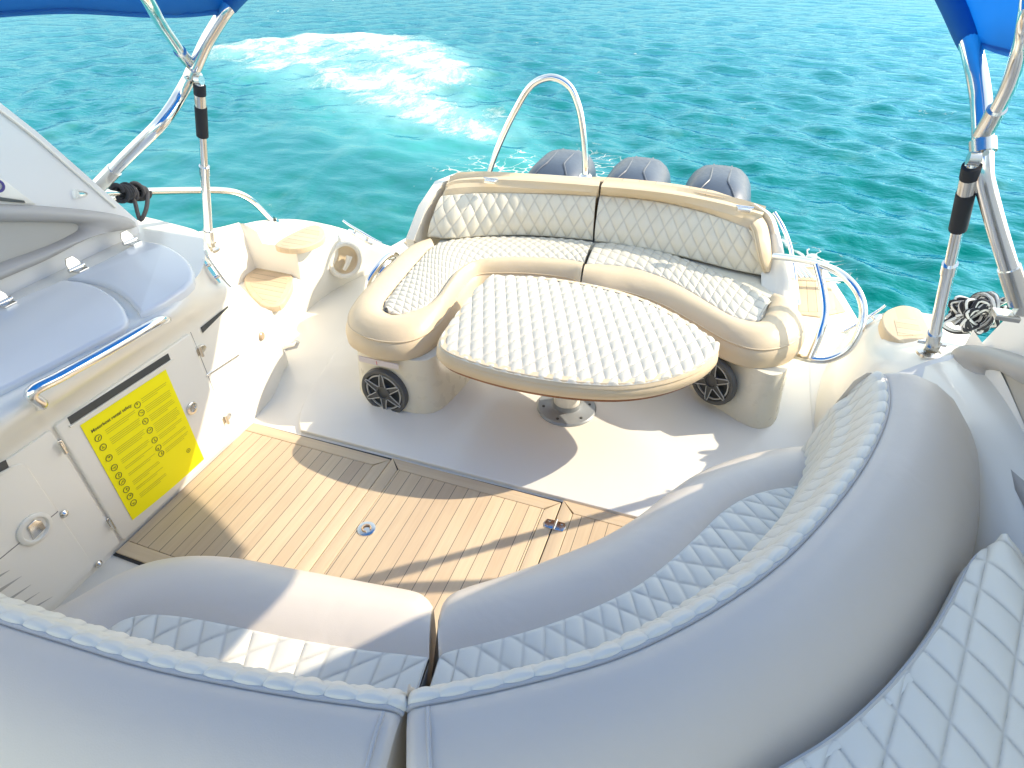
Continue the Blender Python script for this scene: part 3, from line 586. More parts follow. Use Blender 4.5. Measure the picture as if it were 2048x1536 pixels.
# speakers
def speaker(c, nrm, r, label):
    n_ = np.array(nrm, float); n_ /= np.linalg.norm(n_); U = np.cross([0, 0, 1.], n_); U /= np.linalg.norm(U); W = np.cross(n_, U)
    t = obj('speaker', MB().lathe([(r, -.01), (r, .010), (r*.97, .017), (r*.84, .017), (r*.80, .008), (r*.78, .002)], c, n_, 48), M['spk'], so_)
    obj('cone', MB().lathe([(r*.80, .004), (r*.7, -.004), (r*.3, -.006), (r*.26, .004), (r*.2, .010), (0, .012)], c, n_, 40), M['slot'], t)
    obj('trim_ring', MB().lathe([(r*.77, .006), (r*.77, .013), (r*.72, .014), (r*.72, .006)], c, n_, 48), M['spkl'], t)
    hub = MB(); hub.lathe([(r*.30, .006), (r*.30, .020), (r*.24, .022), (r*.22, .012), (0, .016)], c, n_, 30); obj('hub', hub, M['spk'], t)
    for k in range(6):
        a = math.pi/6+k*math.pi/3; d = math.cos(a)*U+math.sin(a)*W; s_ = -math.sin(a)*U+math.cos(a)*W; arm = MB()
        for sg in (-1, 1):
            arm.tube([c+d*r*.28+s_*sg*r*.13+n_*.019, c+d*r*.5+s_*sg*r*.10+n_*.020, c+d*r*.74+s_*sg*r*.075+n_*.020, c+d*r*.86+s_*sg*r*.03+n_*.020], r*.022, 6)
        obj('spoke', arm, M['spkl'], t)
        arm = MB(); arm.loft([[c+d*r*.28+s_*w_*r*.12+n_*.016 for w_ in (-1, 1)], [c+d*r*.84+s_*w_*r*.06+n_*.017 for w_ in (-1, 1)]]); obj('spoke_web', arm, M['spk'], t)
    return t
speaker(aty(771, 781, 1.878)+np.array([0, -.004, .0]), (-.05, -1, .05), .118, '')
speaker(np.array([.125, 2.395, .155])+np.array([-.008, -.012, 0]), (-.56, -.83, .03), .118, '')
# label with a red mark on the pedestal
def text_obj(name, body, size, loc, X, Y, mat_, parent, extr=.0004, align='LEFT', weight=None):
    cu = bpy.data.curves.new(name, 'FONT'); cu.body = body; cu.size = size; cu.extrude = extr; cu.align_x = align
    if weight: cu.offset = weight
    o = bpy.data.objects.new(name+'_tmp', cu); COL.objects.link(o); dg = bpy.context.evaluated_depsgraph_get(); me = bpy.data.meshes.new_from_object(o.evaluated_get(dg)); me.name = name
    COL.objects.unlink(o); bpy.data.objects.remove(o); X = np.array(X, float); Y = np.array(Y, float); Z = np.cross(X, Y); off = np.zeros(3); r = parent
    while r is not None: off += np.array(r.location); r = r.parent
    for v in me.vertices: q = np.array(loc)-off+X*v.co.x+Y*v.co.y+Z*v.co.z; v.co = q.tolist()
    me.materials.clear(); me.materials.append(mat_); n = bpy.data.objects.new(name, me); COL.objects.link(n); n.parent = parent; return n
lb = thing('warning_label', 'thin white sticker with a red mark above the left speaker', 'label', aty(757, 718, 1.868))
l0, l1 = aty(716, 706, 1.868), aty(796, 723, 1.868); z0, z1 = l1[2]-.012, l0[2]-.002
obj('sticker', MB().loft([[(l0[0], 1.871, .243), (l1[0], 1.871, .243)], [(l0[0], 1.866, .243), (l1[0], 1.866, .243)], [(l0[0], 1.866, .272), (l1[0], 1.866, .272)], [(l0[0], 1.871, .272), (l1[0], 1.871, .272)]], True), M['label'], lb)
text_obj('red_mark', '1', .028, (l0[0]+(l1[0]-l0[0])*.42, 1.865, .247), (1, 0, 0), (0, 0, 1), M['red'], lb)

# ================================================================ TABLE
tb = thing('cockpit_table', 'leaf-shaped table with a quilted white pad on one white post', 'table', at(1133, 815, 0))
ZT = .47
tfront = [(985, 553), (955, 572), (928, 604), (900, 640), (878, 672), (875, 692), (893, 708), (940, 726), (1010, 745), (1090, 760), (1170, 769), (1245, 771), (1310, 764), (1370, 748), (1415, 726), (1436, 704), (1438, 692)]
tback = [(985, 553), (1005, 551), (1030, 551), (1065, 552), (1105, 555), (1150, 561), (1195, 569), (1240, 580), (1285, 595), (1325, 612), (1360, 631), (1388, 648), (1408, 662), (1422, 673), (1430, 681), (1435, 687), (1438, 692)]
Ft = spl([at(x, y, ZT) for x, y in tfront], 260); Bt = spl([at(x, y, ZT) for x, y in tback], 260)
loop = np.vstack([Ft, Bt[::-1][1:-1]]); loop = spl(loop[::4], 200, True)
inn = lambda d: offs(loop, d if area(loop) > 0 else -d)
rows = [setz(inn(.035), ZT+.004), setz(inn(.012), ZT+.002), setz(inn(.002), ZT-.010), setz(inn(-.002), ZT-.018), setz(inn(.002), ZT-.022), setz(inn(-.004), ZT-.03), setz(inn(-.006), ZT-.05), setz(inn(.004), ZT-.07), setz(inn(.06), ZT-.074)]
pad = obj('pad', MB().loft(rows, True, False, True), M['tan'], tb)
# quilted top: matched strip between far and near edges, inset slightly, pattern laid in plan
fq = offs(Ft, .0, False); cen = loop.mean(0)
A = Ft+(cen-Ft)*.012; Bq = Bt+(cen-Bt)*.012; A[:, 2] = ZT-.004; Bq[:, 2] = ZT-.004
obj('quilted_panel', quilt(A, Bq, 420, 260, .072, .094, .009, .016, lattice=lat(1160, 660, ZT, (21.5, -10.5), (4.0, 17.5)), fade=.015, power=.5), M['quilta'], pad)
obj('board', MB().slab(inn(.02)[:, :2], ZT-.092, ZT-.072, .004), M['wood'], tb)
pc = at(1133, 815, .006)
obj('post', MB().lathe([(.062, .008), (.062, ZT-.09)], (pc[0], pc[1], 0), seg=36), M['gel'], tb)
fl_ = MB(); fl_.lathe([(.138, .004), (.138, .012), (.132, .018), (.08, .020), (.066, .026), (.064, .05)], (pc[0], pc[1], 0), seg=44)
fo_ = obj('floor_flange', fl_, M['flange'], tb)
for k in range(6):
    a = k*math.pi/3+.4; obj('screw', MB().lathe([(.007, 0), (.006, .003), (0, .004)], (pc[0]+.108*math.cos(a), pc[1]+.108*math.sin(a), .019), seg=10), M['slot'], fo_)

# ================================================================ OUTBOARDS
def outboard(loc, label):
    t = thing('outboard_motor', label, 'outboard', loc, 'outboard motors at the stern')
    L0 = np.array(loc); w, l = .198, .33
    sec = [(-.26, .80, .86), (-.12, .98, .98), (.0, 1.0, 1.0), (.05, .985, .975), (.09, .93, .92), (.125, .83, .83), (.158, .66, .68), (.178, .44, .48), (.186, .2, .25)]
    ang = np.linspace(0, 2*np.pi, 56, endpoint=False); rows = []
    for z, kx, ky in sec:
        ca, sa = np.cos(ang), np.sin(ang); e = .6
        x = w*kx*np.sign(ca)*np.abs(ca)**e; y = l*ky*np.sign(sa)*np.abs(sa)**e
        y = y+(.03*z/.2 if z > 0 else 0)
        rows.append(L0+np.stack([x, y, np.full_like(x, z-.0)], 1))
    obj('cowling', MB().loft(rows, True, True, True), M['cowl'], t, angle=60)
    # raised side ridges curving over the cowl
    for sg in (-1, 1):
        pts = []
        for z in np.concatenate([np.linspace(-.24, .06, 7), [.09, .115, .135, .15, .162, .171, .178]]):
            kx = np.interp(z, [q[0] for q in sec], [q[1] for q in sec]); ky = np.interp(z, [q[0] for q in sec], [q[2] for q in sec])
            x = sg*w*(.60-.12*max(0, z)/.18)*min(1, kx*1.25); y = -l*ky*max(0, 1-(abs(x)/(w*kx))**(2/e))**(e/2) if abs(x) < w*kx else 0
            pts.append(L0+np.array([x, y+(.03*z/.2 if z > 0 else 0)-.001, z+.001]))
        for yy in (.0, .10, .2): pts.append(L0+np.array([pts[-1][0]-L0[0], max(pts[-1][1]-L0[1], 0)+.08, .180-yy*.1]))
        obj('ridge', MB().tube(spl(pts, 50), .006, 8), M['cowl2'], t)
    # side wing panels
    for sg in (-1, 1):
        m = MB(); m.loft([[L0+np.array([sg*w*(.99+.07*b), -l*.35+a*l*.9, -.2+.22*b*(1-.3*abs(a-.3))]) for a in np.linspace(0, 1, 12)] for b in (0, .5, .85, 1)]+[[L0+np.array([sg*w*.9, -l*.35+a*l*.9, .05]) for a in np.linspace(0, 1, 12)]]); obj('side_panel', m, M['cowl2'], t)
    obj('midsection', MB().loft([setz([(L0[0]-.10, L0[1]-.22), (L0[0]+.10, L0[1]-.22), (L0[0]+.08, L0[1]+.22), (L0[0]-.08, L0[1]+.22)], L0[2]+z) for z in (-.9, -.25)], True, True, True), M['cowl2'], t); return t
def copy_tree(o, parent=None):
    c = o.copy(); COL.objects.link(c)
    if parent is not None: c.parent = parent
    for ch in list(o.children): copy_tree(ch, c)
    return c
OY = 3.72
x1_, x2_, x3_ = aty(1113, 330, OY-.1), aty(1270, 345, OY-.1), aty(1437, 365, OY-.1)
ob1 = outboard((x1_[0], OY, .475), 'dark outboard motor seen through the steel arch, leftmost of three')
for xx, lab in ((x2_, 'dark outboard motor in the middle of the three at the stern'), (x3_, 'dark outboard motor nearest the right end of the teak capping')):
    o = copy_tree(ob1); o.location.x = float(xx[0]); o['label'] = lab
# tow arch
ta = thing('tow_arch', 'tall polished steel arch rising behind the sofa backrest', 'steel arch', aty(1075, 352, 3.45))
ap = spl([aty(x, y, 3.42) for x, y in [(972, 372), (980, 338), (1002, 280), (1030, 222), (1062, 172), (1088, 157), (1112, 156), (1138, 172), (1156, 210), (1167, 270), (1171, 330), (1170, 375)]], 90)
obj('arch_tube', MB().tube(ap, .0185, 16), M['chrome'], ta)
for k in (4, -5): obj('foot', MB().lathe([(.04, -.06), (.04, .0), (.03, .012), (.021, .014)], ap[k]-np.array([0, 0, .0]), seg=20), M['chrome'], ta)

# ================================================================ HAND RAILS
def rail(name, label, cat, paths, r, m='chrome', group=None, seg=14):
    t = thing(name, label, cat, paths[0][0], group)
    for p in paths: obj('tube', MB().tube(spl(p, 60), r, seg), M[m], t)
    return t
rail('grab_rail', 'steel D-shaped hand rail with an inner bar on the right side of the stern sofa', 'hand rail',
  [[aty(1548, 512, 2.98), aty(1585, 517, 2.92), aty(1640, 529, 2.80), aty(1688, 552, 2.66), aty(1717, 586, 2.58), aty(1727, 622, 2.54), aty(1718, 664, 2.50), aty(1695, 700, 2.48), aty(1655, 719, 2.48), aty(1620, 718, 2.5), aty(1590, 712, 2.55)],
   [aty(1634, 530, 2.80), aty(1646, 580, 2.7), aty(1650, 625, 2.62), aty(1641, 665, 2.55), aty(1620, 716, 2.5)]], .0165)
rail('grab_rail', 'short doubled steel hand rail beside the left arm of the stern sofa', 'hand rail',
  [[at(734, 580, .22), at(738, 560, .27), at(752, 538, .31), at(772, 516, .34), at(788, 508, .34), at(797, 516, .30)], [at(742, 572, .20), at(760, 546, .28), at(780, 524, .31), at(795, 522, .28)]], .0165)
lr_ = rail('side_rail', 'steel rail on the left gunwale with black rope tied round it', 'rail', [[at(150, 388, 1.0), at(225, 386, .915), at(300, 383, .85), at(380, 381, .78), at(440, 381, .74), at(475, 386, .70), at(505, 402, .63), at(528, 424, .54), at(548, 444, .46)]], .0165)
obj('foot', MB().lathe([(.032, -.03), (.03, .0), (.02, .02)], at(547, 443, .465), (.3, -.5, .8), 18), M['chrome'], lr_)
rail('side_rail', 'short steel rail on the right gunwale under the knotted striped rope', 'rail', [[at(1930, 640, .52), at(1960, 628, .60), at(2000, 606, .67), at(2048, 585, .76), at(2110, 565, .86)]], .0165)
# rope on left rail
rl = thing('rope', 'black rope wound round the left rail with a hanging loop', 'rope', at(275, 385, .87))
rc = spl([at(225, 386, .915), at(300, 383, .85)], 30); wr = []
for k in range(260):
    s_ = k/259; a = s_*2*math.pi*13; i = 4+s_*20; p = rc[int(i)]*(1-i%1)+rc[min(29, int(i)+1)]*(i % 1); rad = .026+.010*math.sin(s_*19)+.006*math.sin(s_*47)
    p = p+np.array([.25*math.sin(s_*9)*.02, 0, 0]); wr.append(p+rad*(np.array([.6, .6, 0])*.9*math.cos(a)+np.array([0, 0, 1])*math.sin(a)))
obj('wrap', MB().tube(wr, .0085, 8), M['rope'], rl)
obj('loop', MB().tube(spl([at(262, 388, .87), at(270, 405, .845), at(275, 425, .81), at(281, 440, .785), at(290, 425, .81), at(295, 400, .845), at(292, 378, .87), at(280, 372, .885)], 50), .0085, 8), M['rope'], rl)
def stripe_rope():
    m = bpy.data.materials.new('striped_rope'); m.use_nodes = True; N = m.node_tree.nodes; L = m.node_tree.links; p = N['Principled BSDF']; p.inputs['Roughness'].default_value = .85
    a = N.new('ShaderNodeAttribute'); a.attribute_name = 'twist'; s_ = N.new('ShaderNodeMath'); s_.operation = 'SINE'; L.new(a.outputs['Fac'], s_.inputs[0])
    g = N.new('ShaderNodeMath'); g.operation = 'GREATER_THAN'; g.inputs[1].default_value = .25; L.new(s_.outputs[0], g.inputs[0]); x = N.new('ShaderNodeMix'); x.data_type = 'RGBA'; x.inputs[6].default_value = (.03, .03, .035, 1); x.inputs[7].default_value = (.72, .70, .66, 1)
    L.new(g.outputs[0], x.inputs[0]); L.new(x.outputs[2], p.inputs['Base Color']); return m
M['stripe'] = stripe_rope()
rr_ = thing('rope', 'black and white striped rope knotted in a bundle on the right rail', 'rope', at(1955, 625, .60))
c0 = at(1955, 622, .62); g = np.random.default_rng(5)
def srope(name, pts, r):
    P = spl(pts, 1500); seg = 10; mb = MB().tube(P, r, seg); o = obj(name, mb, M['stripe'], rr_)
    a = o.data.attributes.new('twist', 'FLOAT', 'POINT'); L_ = np.concatenate([[0], np.cumsum(np.linalg.norm(np.diff(P, axis=0), axis=1))]); v = (L_[:, None]/.10*2*np.pi*.5+np.arange(seg)[None]*2*2*np.pi/seg).reshape(-1); a.data.foreach_set('value', v.astype(np.float32)); return o
ex = _rt; ez = np.array([0, 0, 1.])
pts = []
for k in range(64):
    a = k*2.399*1.0; b = k*.73; ax_ = .085+.022*math.sin(b*1.3); pts.append(c0+ex*ax_*math.cos(a)*1.0+ez*(.055+.02*math.cos(b))*math.sin(a)+_hd*.035*math.sin(b*2.1)-ez*.01)
srope('coil', pts, .0085)
pts = []
for k in range(26): a = k*1.3; pts.append(c0+ex*(.02+.018*math.cos(a*.5))+ez*.07*math.sin(a)+_hd*.06*math.cos(a))
srope('binding', pts, .0085)
pts = [c0+ex*-.07+ez*-.03, c0+ex*-.11+ez*-.055, c0+ex*-.06+ez*-.09, c0+ex*.0+ez*-.095, c0+ex*.05+ez*-.08]
srope('tail', pts, .0085)

# ================================================================ GALLEY CABINET
cb_ = thing('galley_cabinet', 'white moulded galley cabinet with lids, rail and doors along the left side', 'cabinet', (-1.95, 1.0, 0))
RZ = [(0, -1.95, 2.02), (.1, -1.93, 2.0), (.3, -1.90, 1.945), (.42, -1.925, 1.90), (.52, -1.96, 1.85), (.6, -1.985, 1.82), (.75, -2.0, 1.79)]
def rz(z): return np.interp(z, [a[0] for a in RZ], [a[1] for a in RZ]), np.interp(z, [a[0] for a in RZ], [a[2] for a in RZ])
rows = []
for z, fx, bul in [(-.012, -1.82, 0), (.05, -1.82, 0), (.3, -1.82, 0), (.48, -1.82, 0), (.565, -1.82, 0), (.59, -1.813, .1), (.62, -1.79, .35), (.655, -1.755, .65), (.69, -1.722, .9), (.72, -1.705, 1), (.742, -1.705, 1), (.757, -1.715, .95), (.765, -1.735, .9)]:
    rx, ry = rz(z); b = bul
    low = [(fx, -.9), (fx, .2), (fx, .9), (fx, 1.30), (fx-.002, 1.44), (-1.838, 1.62), (-1.862, 1.78), (rx+.012, ry-.06), (rx-.012, ry+.015), (-2.08, ry+.07), (-2.25, ry+.10), (-2.42, ry+.12)]
    hi = [(fx, -.9), (fx, .2), (fx, .9), (fx, 1.22), (fx-.012, 1.36), (-1.772, 1.50), (-1.85, 1.62), (-1.935, 1.73), (rx-.005, ry+.01), (-2.08, ry+.06), (-2.25, ry+.09), (-2.42, ry+.11)]
    P = np.array(low)*(1-b)+np.array(hi)*b; S = spl(P, 110)
    rows.append(setz(np.vstack([S, [[-2.42, -.9]]]), z))
obj('body', MB().loft(rows, True, True, True), M['gel'], cb_, angle=50)
# lids
def lid(px, z, label, back):
    P = atz(px, z)[:, :2]; P = P if area(P) > 0 else P[::-1]
    t = obj('lid', MB().slab(P, z-.035, z, .014, 4), M['lid'], cb_); return t
lidA = [tuple(p) for p in [(-120, 655), (20, 601), (123, 559)]]+[tuple(p) for p in spl([(140, 559), (170, 563), (205, 577), (232, 596), (249, 617), (255, 634)], 16)]+[(252, 645), (240, 655), (200, 676), (100, 728), (0, 778), (-120, 838)]
lid(lidA, .785, '', 0)
lidB = [(132, 556), (210, 518), (278, 482)]+[tuple(p) for p in spl([(298, 482), (325, 487), (352, 500), (374, 518), (386, 540), (384, 560)], 16)]+[(368, 576), (330, 600), (290, 622), (278, 626)]+[tuple(p) for p in spl([(272, 616), (250, 592), (222, 573), (190, 561), (160, 557)], 12)]
lid(lidB, .785, '', 0)
for px, py in ((262, 484), (155, 537), (8, 606)):
    c = at(px, py, .79); h = MB(); ydir = np.array([0, 1, 0])
    h.slab([(c[0]-.004, c[1]-.024), (c[0]+.034, c[1]-.02), (c[0]+.034, c[1]+.02), (c[0]-.004, c[1]+.024)], .785, .792, .002)
    W_, H_ = .024, .040; prof = [(c[0]-.004, c[1]-W_, .79), (c[0]-.004, c[1]+W_, .79)]
    tabp = [(-W_, 0), (W_, 0), (W_, H_-.02), (W_*.55, H_), (-W_*.55, H_), (-W_, H_-.02)]
    h.loft([[(c[0]-.012-.012*b/H_, c[1]+a, .79+b) for a, b in tabp], [(c[0]-.006-.012*b/H_, c[1]+a, .79+b) for a, b in tabp]], True, True, True); h.rod(c+np.array([-.004, -.032, .002]), c+np.array([-.004, .032, .002]), .007)
    obj('lid_hinge', h, M['steel'], cb_)
# front rail (grab rail)
gp = spl([np.array([-1.735, .80, .712]), np.array([-1.70, .805, .722]), atx(62, 786, -1.675), atx(120, 753, -1.67), atx(200, 709, -1.67), atx(300, 652, -1.675), atx(322, 641, -1.69), np.array([-1.735, 1.305, .712])], 60)
obj('grab_rail', MB().tube(gp, .0165, 16), M['chrome'], cb_)
# doors etc. on the plane x = -1.82 ; (a,b,h) -> (x=-1.82+h, y=a, z=b)
XF = -1.82
def Mw(a, b, h): return (XF+h, a, b)
def rrect(y0, y1, z0, z1, r=.02, k=5):
    o = []
    for cy, cz, a0 in ((y1-r, z1-r, 0), (y0+r, z1-r, 90), (y0+r, z0+r, 180), (y1-r, z0+r, 270)):
        for i in range(k+1): a = R(a0+90*i/k); o.append((cy+r*math.cos(a), cz+r*math.sin(a)))
    return o
dc = obj('door', MB().slab(rrect(.856, 1.425, .012, .565, .012), -.01, .012, .005, M=Mw), M['gel'], cb_)
dl = obj('door', MB().slab(rrect(.15, .845, .012, .56, .012), -.01, .008, .004, M=Mw), M['gel'], cb_)
ip = obj('inset_panel', MB().slab(rrect(.17, .735, .015, .535, .03), 0, .013, .004, M=Mw), M['gel'], dl)
obj('panel_seam', MB().slab([(.17, .297), (.735, .303), (.735, .306), (.17, .300)], .010, .0137, .0004, M=Mw), M['seam'], ip)
# round latch and snap studs
lc = atx(68, 1057, XF+.012); lt = obj('latch', MB().lathe([(.052, 0), (.052, .006), (.046, .010), (.040, .010), (.036, .003), (0, .002)], lc, (1, 0, 0), 36), M['gel'], dl)
obj('latch_tab', MB().slab([(lc[1]-.02, lc[2]-.028), (lc[1]+.024, lc[2]-.022), (lc[1]+.026, lc[2]+.012), (lc[1]+.012, lc[2]+.030), (lc[1]-.014, lc[2]+.026)], .014, .020, .003, M=Mw), M['steel'], lt)
for px, py in ((128, 1028), (197, 1128)):
    c = atx(px, py, XF+.012); obj('snap_stud', MB().lathe([(.013, 0), (.013, .003), (.008, .006), (.005, .010), (0, .011)], c, (1, 0, 0), 18), M['steel'], dl)
c = atx(383, 816, XF+.012); k_ = obj('door_lock', MB().lathe([(.026, 0), (.026, .006), (.02, .010), (.013, .010), (.011, .004), (0, .004)], c, (1, 0, 0), 28), M['steel'], dc)
# dark finger slots
def slot(p, q, hgt, parent, x=XF+.012, frame=True):
    a, b = atx(*p, x), atx(*q, x); d = b-a; L_ = np.linalg.norm(d); d /= L_; nrm = np.array([1., 0, 0]); v = np.cross(nrm, d); v = v if v[2] > 0 else -v
    def Ms(u, w, h): return tuple(a+d*u+v*w+nrm*h)
    t = obj('finger_slot', MB().slab([(0, -hgt/2), (L_, -hgt/2), (L_, hgt/2), (0, hgt/2)], 0, .0022, .0008, M=Ms), M['slot'], parent)
    if frame:
        obj('slot_lip', MB().slab([(-.006, -hgt/2-.008), (L_+.006, -hgt/2-.008), (L_+.008, -hgt/2-.001), (-.008, -hgt/2-.001)], -.002, .006, .002, M=Ms), M['gel'], t)
    return t
slot((138, 842), (338, 713), .027, dc)
slot((-30, 950), (14, 927), .026, dl)
# hinges
for px, py in ((122, 895), (220, 1047)):
    c = atx(px, py, XF+.012); obj('door_hinge', MB().slab([(c[1]+.045*math.cos(a), c[2]+.020*math.sin(a)) for a in np.linspace(0, 2*np.pi, 24, endpoint=False)], 0, .007, .002, M=Mw).rod(c+np.array([.008, 0, -.022]), c+np.array([.008, 0, .022]), .006), M['steel'], cb_)
for px, py in ((398, 702), (450, 838)):
    c = atx(px, py, XF+.006); obj('door_hinge', MB().slab([(c[1]+.036*math.cos(a), c[2]+.018*math.sin(a)) for a in np.linspace(0, 2*np.pi, 24, endpoint=False)], -.004, .010, .002, M=Mw).rod(c+np.array([.010, 0, -.022]), c+np.array([.010, 0, .022]), .007), M['steel'], cb_)
# side door on the rounded end: seam, slot, lamp
def surf(px, py, inset=.0):
    # point on curved front: march the ray until it meets the plan outline at that height
    d = ray(px, py)
    for t_ in np.linspace(.8, 4.0, 3000):
        P = CAM+d*t_; z = P[2]
        if z > .76: continue
        rx, ry = rz(z); xs = np.interp(P[1], [-.9, 1.40, 1.62, 1.78, ry-.06, ry], [XF, XF-.002, -1.838, -1.862, rx+.012, rx])
        if P[0] <= xs+inset: return P
    return P
obj('door_seam', MB().tube([surf(*p, inset=.001) for p in [(380, 664), (398, 708), (414, 748), (430, 790), (447, 832)]], .0028, 6), M['seam'], cb_)
a_, b_ = surf(402, 660, .003), surf(455, 613, .003); mbx = MB(); mbx.loft([[a_+np.array([.003, 0, .012]), b_+np.array([.003, 0, .004])], [a_+np.array([.003, 0, -.014]), b_+np.array([.003, 0, -.004])]]); sl2 = obj('finger_slot', mbx, M['slot'], cb_)
for p, q in (((412, 752), (476, 710)), ((356, 788), (388, 768))):
    obj('groove_strip', MB().tube(np.array([surf(p[0], p[1], .004), surf((p[0]+q[0])/2, (p[1]+q[1])/2, .004), surf(q[0], q[1], .004)]), .006, 8), M['chrome'], cb_)
c = surf(522, 672, .002); obj('courtesy_light', MB().lathe([(.020, -.004), (.020, .006), (.016, .010), (0, .010)], c, (.95, .25, .05), 24), M['lamp'], cb_)
c = surf(560, 690, .0); obj('latch_knob', MB().tube([c+np.array([-.02, .05, -.05]), c+np.array([.03, .07, -.04]), c+np.array([.04, .08, -.02])], [.018, .016, .012], 12), M['steel'], cb_)
# louvres low on the left
for k, (p, q) in enumerate([((-40, 1176), (20, 1140)), ((-40, 1208), (44, 1152)), ((-40, 1240), (63, 1169)), ((-30, 1256), (80, 1184)), ((0, 1256), (106, 1193))]):
    a, b = atx(*p, XF+.014), atx(*q, XF+.014); m = MB(); m.add([a+[0, 0, .012], b, a+[0, 0, -.010], a+[-.004, 0, .012], b+[-.004, 0, 0], a+[-.004, 0, -.01]], [(0, 1, 2), (3, 5, 4), (0, 3, 4, 1), (1, 4, 5, 2), (0, 2, 5, 3)]); obj('louvre', m, M['recess'], ip, smooth=False)
# end cleat of the cabinet
pa, pb = surf(394, 524), surf(433, 577); cleat((pa+pb)/2+np.array([.012, .012, .012]), pb-pa, (.9, .5, .5), .17, 'steel cleat on the rounded end of the galley cabinet beside the lid', .9)

# poster
po = thing('safety_poster', 'yellow motorboat rental safety notice on the cabinet door', 'poster', (-1.80, 1.10, .04))
TL, TR, BR_, BL_ = [atx(*p, XF+.0135) for p in ((160, 851), (331, 739), (408, 918), (265, 1040))]
def pp(u, v, h=0.0):
    q = (TL*(1-u)+TR*u)*(1-v)+(BL_*(1-u)+BR_*u)*v
    bulge = .006*math.sin(math.pi*u)*v*v; return np.array([q[0]+.001+bulge+h, q[1], q[2]])
gu = np.linspace(0, 1, 14); mb = MB(); mb.loft([[pp(u, v) for u in gu] for v in gu]); mb.loft([[pp(u, v, -.0008) for u in gu] for v in gu]); obj('sheet', mb, M['yellow'], po)
def pline(u0, u1, v, th, m_, mbx): mbx.loft([[pp(u, v-th/2, .0010) for u in np.linspace(u0, u1, 5)], [pp(u, v+th/2, .0010) for u in np.linspace(u0, u1, 5)]])
tx = MB(); g = np.random.default_rng(11)
for u0, u1, blocks in ((.17, .52, [(.15, 3), (.235, 4), (.345, 4), (.45, 3), (.53, 2), (.60, 2), (.685, 3), (.76, 2), (.83, 3)]), (.62, .95, [(.10, 3), (.18, 4), (.27, 4), (.36, 6), (.48, 3), (.57, 2), (.63, 3)])):
    for v0, k in blocks:
        for i in range(k): pline(u0, u1-(.16*g.random() if i == k-1 else .02*g.random()), v0+i*.0165, .0032, None, tx)
obj('small_print', tx, M['inkfaint'], po)
def ring(u, v, r):
    ic = MB(); Pc = pp(u, v, .0010)
    ic.lathe([(r, 0), (r, .0008), (r*.84, .0008), (r*.84, 0)], Pc, (1, 0, 0), 26)
    for k in range(3):
        a = g.random()*6.28; ic.box(Pc+np.array([.0004, r*.28*math.cos(a), r*.28*math.sin(a)]), (.0008, r*.6, r*.10), rot=[[1, 0, 0], [0, math.cos(a), -math.sin(a)], [0, math.sin(a), math.cos(a)]])
    obj('pictogram', ic, M['ink'], po)
for v in (.17, .26, .37, .47, .555, .625, .71, .785, .86): ring(.085, v, .0125)
for v in (.125, .205, .29, .385, .49, .575, .64): ring(.565, v, .0125)
ring(.86, .80, .009)
dirU = (pp(.5, .08)-pp(.05, .08)); LU = np.linalg.norm(dirU); dirU /= LU; dV = np.array([0, 0, 1.]); dV = dV-dirU*(dV@dirU); dV /= np.linalg.norm(dV)
ti = text_obj('title', 'Motorboat rental safety', .0192, pp(.055, .105, .0012), dirU, dV, M['ink'], po, .0003, weight=.0002)
_o = np.array(pp(.055, .105, .0012))-np.array(po.location); _L = max((np.array(v.co)-_o)@dirU for v in ti.data.vertices); _k = .160/_L
for v in ti.data.vertices: v.co = (_o+(np.array(v.co)-_o)*_k).tolist()
wT = max(v.co.x*0+abs((np.array(v.co)-np.array(ti.data.vertices[0].co))@dirU) for v in ti.data.vertices)

# ================================================================ LEFT / RIGHT SIDE WINGS
XL = -2.30
def wing(name, label, x, yz, th, m):
    t = thing(name, label, 'side wing', (x, yz[0][0], yz[0][1]))
    a = np.array([(x, y, z) for y, z in yz]); b = a.copy(); b[:, 0] += th; s_ = 1 if th > 0 else -1
    ins = a.copy()
    obj('panel', MB().loft([a, b], True, True, True), m, t, angle=30); return t
e = [atx(275, 441, XL), atx(235, 405, XL), atx(150, 330, XL), atx(75, 264, XL), atx(0, 205, XL)]
yz = [(p[1], p[2]) for p in e]+[(1.28, 1.60), (1.10, 1.85), (.6, 1.95), (-.6, 1.95), (-.6, .74), (e[0][1]-.02, .74)]
wl = wing('side_wing', 'pale sloping superstructure side on the left with a grey-framed pocket', XL, yz, -.07, M['gelgrey'])
obj('edge_bead', MB().tube(spl(np.array(e)[1:]+np.array([.004, -.02, -.012]), 30), .005, 8), M['gel'], wl)
def ridge_frame(parent, x, outer, inner, sg, h=.05, gap=.0, n=90, fillmat='recess'):
    O = spl(outer, n, True); I = spl(inner, n, True)
    # match start
    k = np.argmin(np.linalg.norm(I-O[0], axis=1)); I = np.roll(I, -k, 0)
    if area(O) * area(I) < 0: I = np.roll(I[::-1], 1, 0)
    def pt(P, hh): return np.array([(x+sg*hh, p[0], p[1]) for p in P])
    rows = [pt(O, -.01), pt(O*.97+I*.03, h*.45), pt(O*.85+I*.15, h*.85), pt(O*.6+I*.4, h), pt(O*.3+I*.7, h*.92), pt(O*.1+I*.9, h*.6), pt(I, h*.15), pt(I, -.0)]
    f = obj('frame', MB().loft(rows, True), M['frame'], parent, angle=70); obj('pocket', MB().loft([pt(I, .004)], True, False, True), M[fillmat], f); return f
def yzs(lst, x): return [(atx(a, b, x)[1], atx(a, b, x)[2]) for a, b in lst]
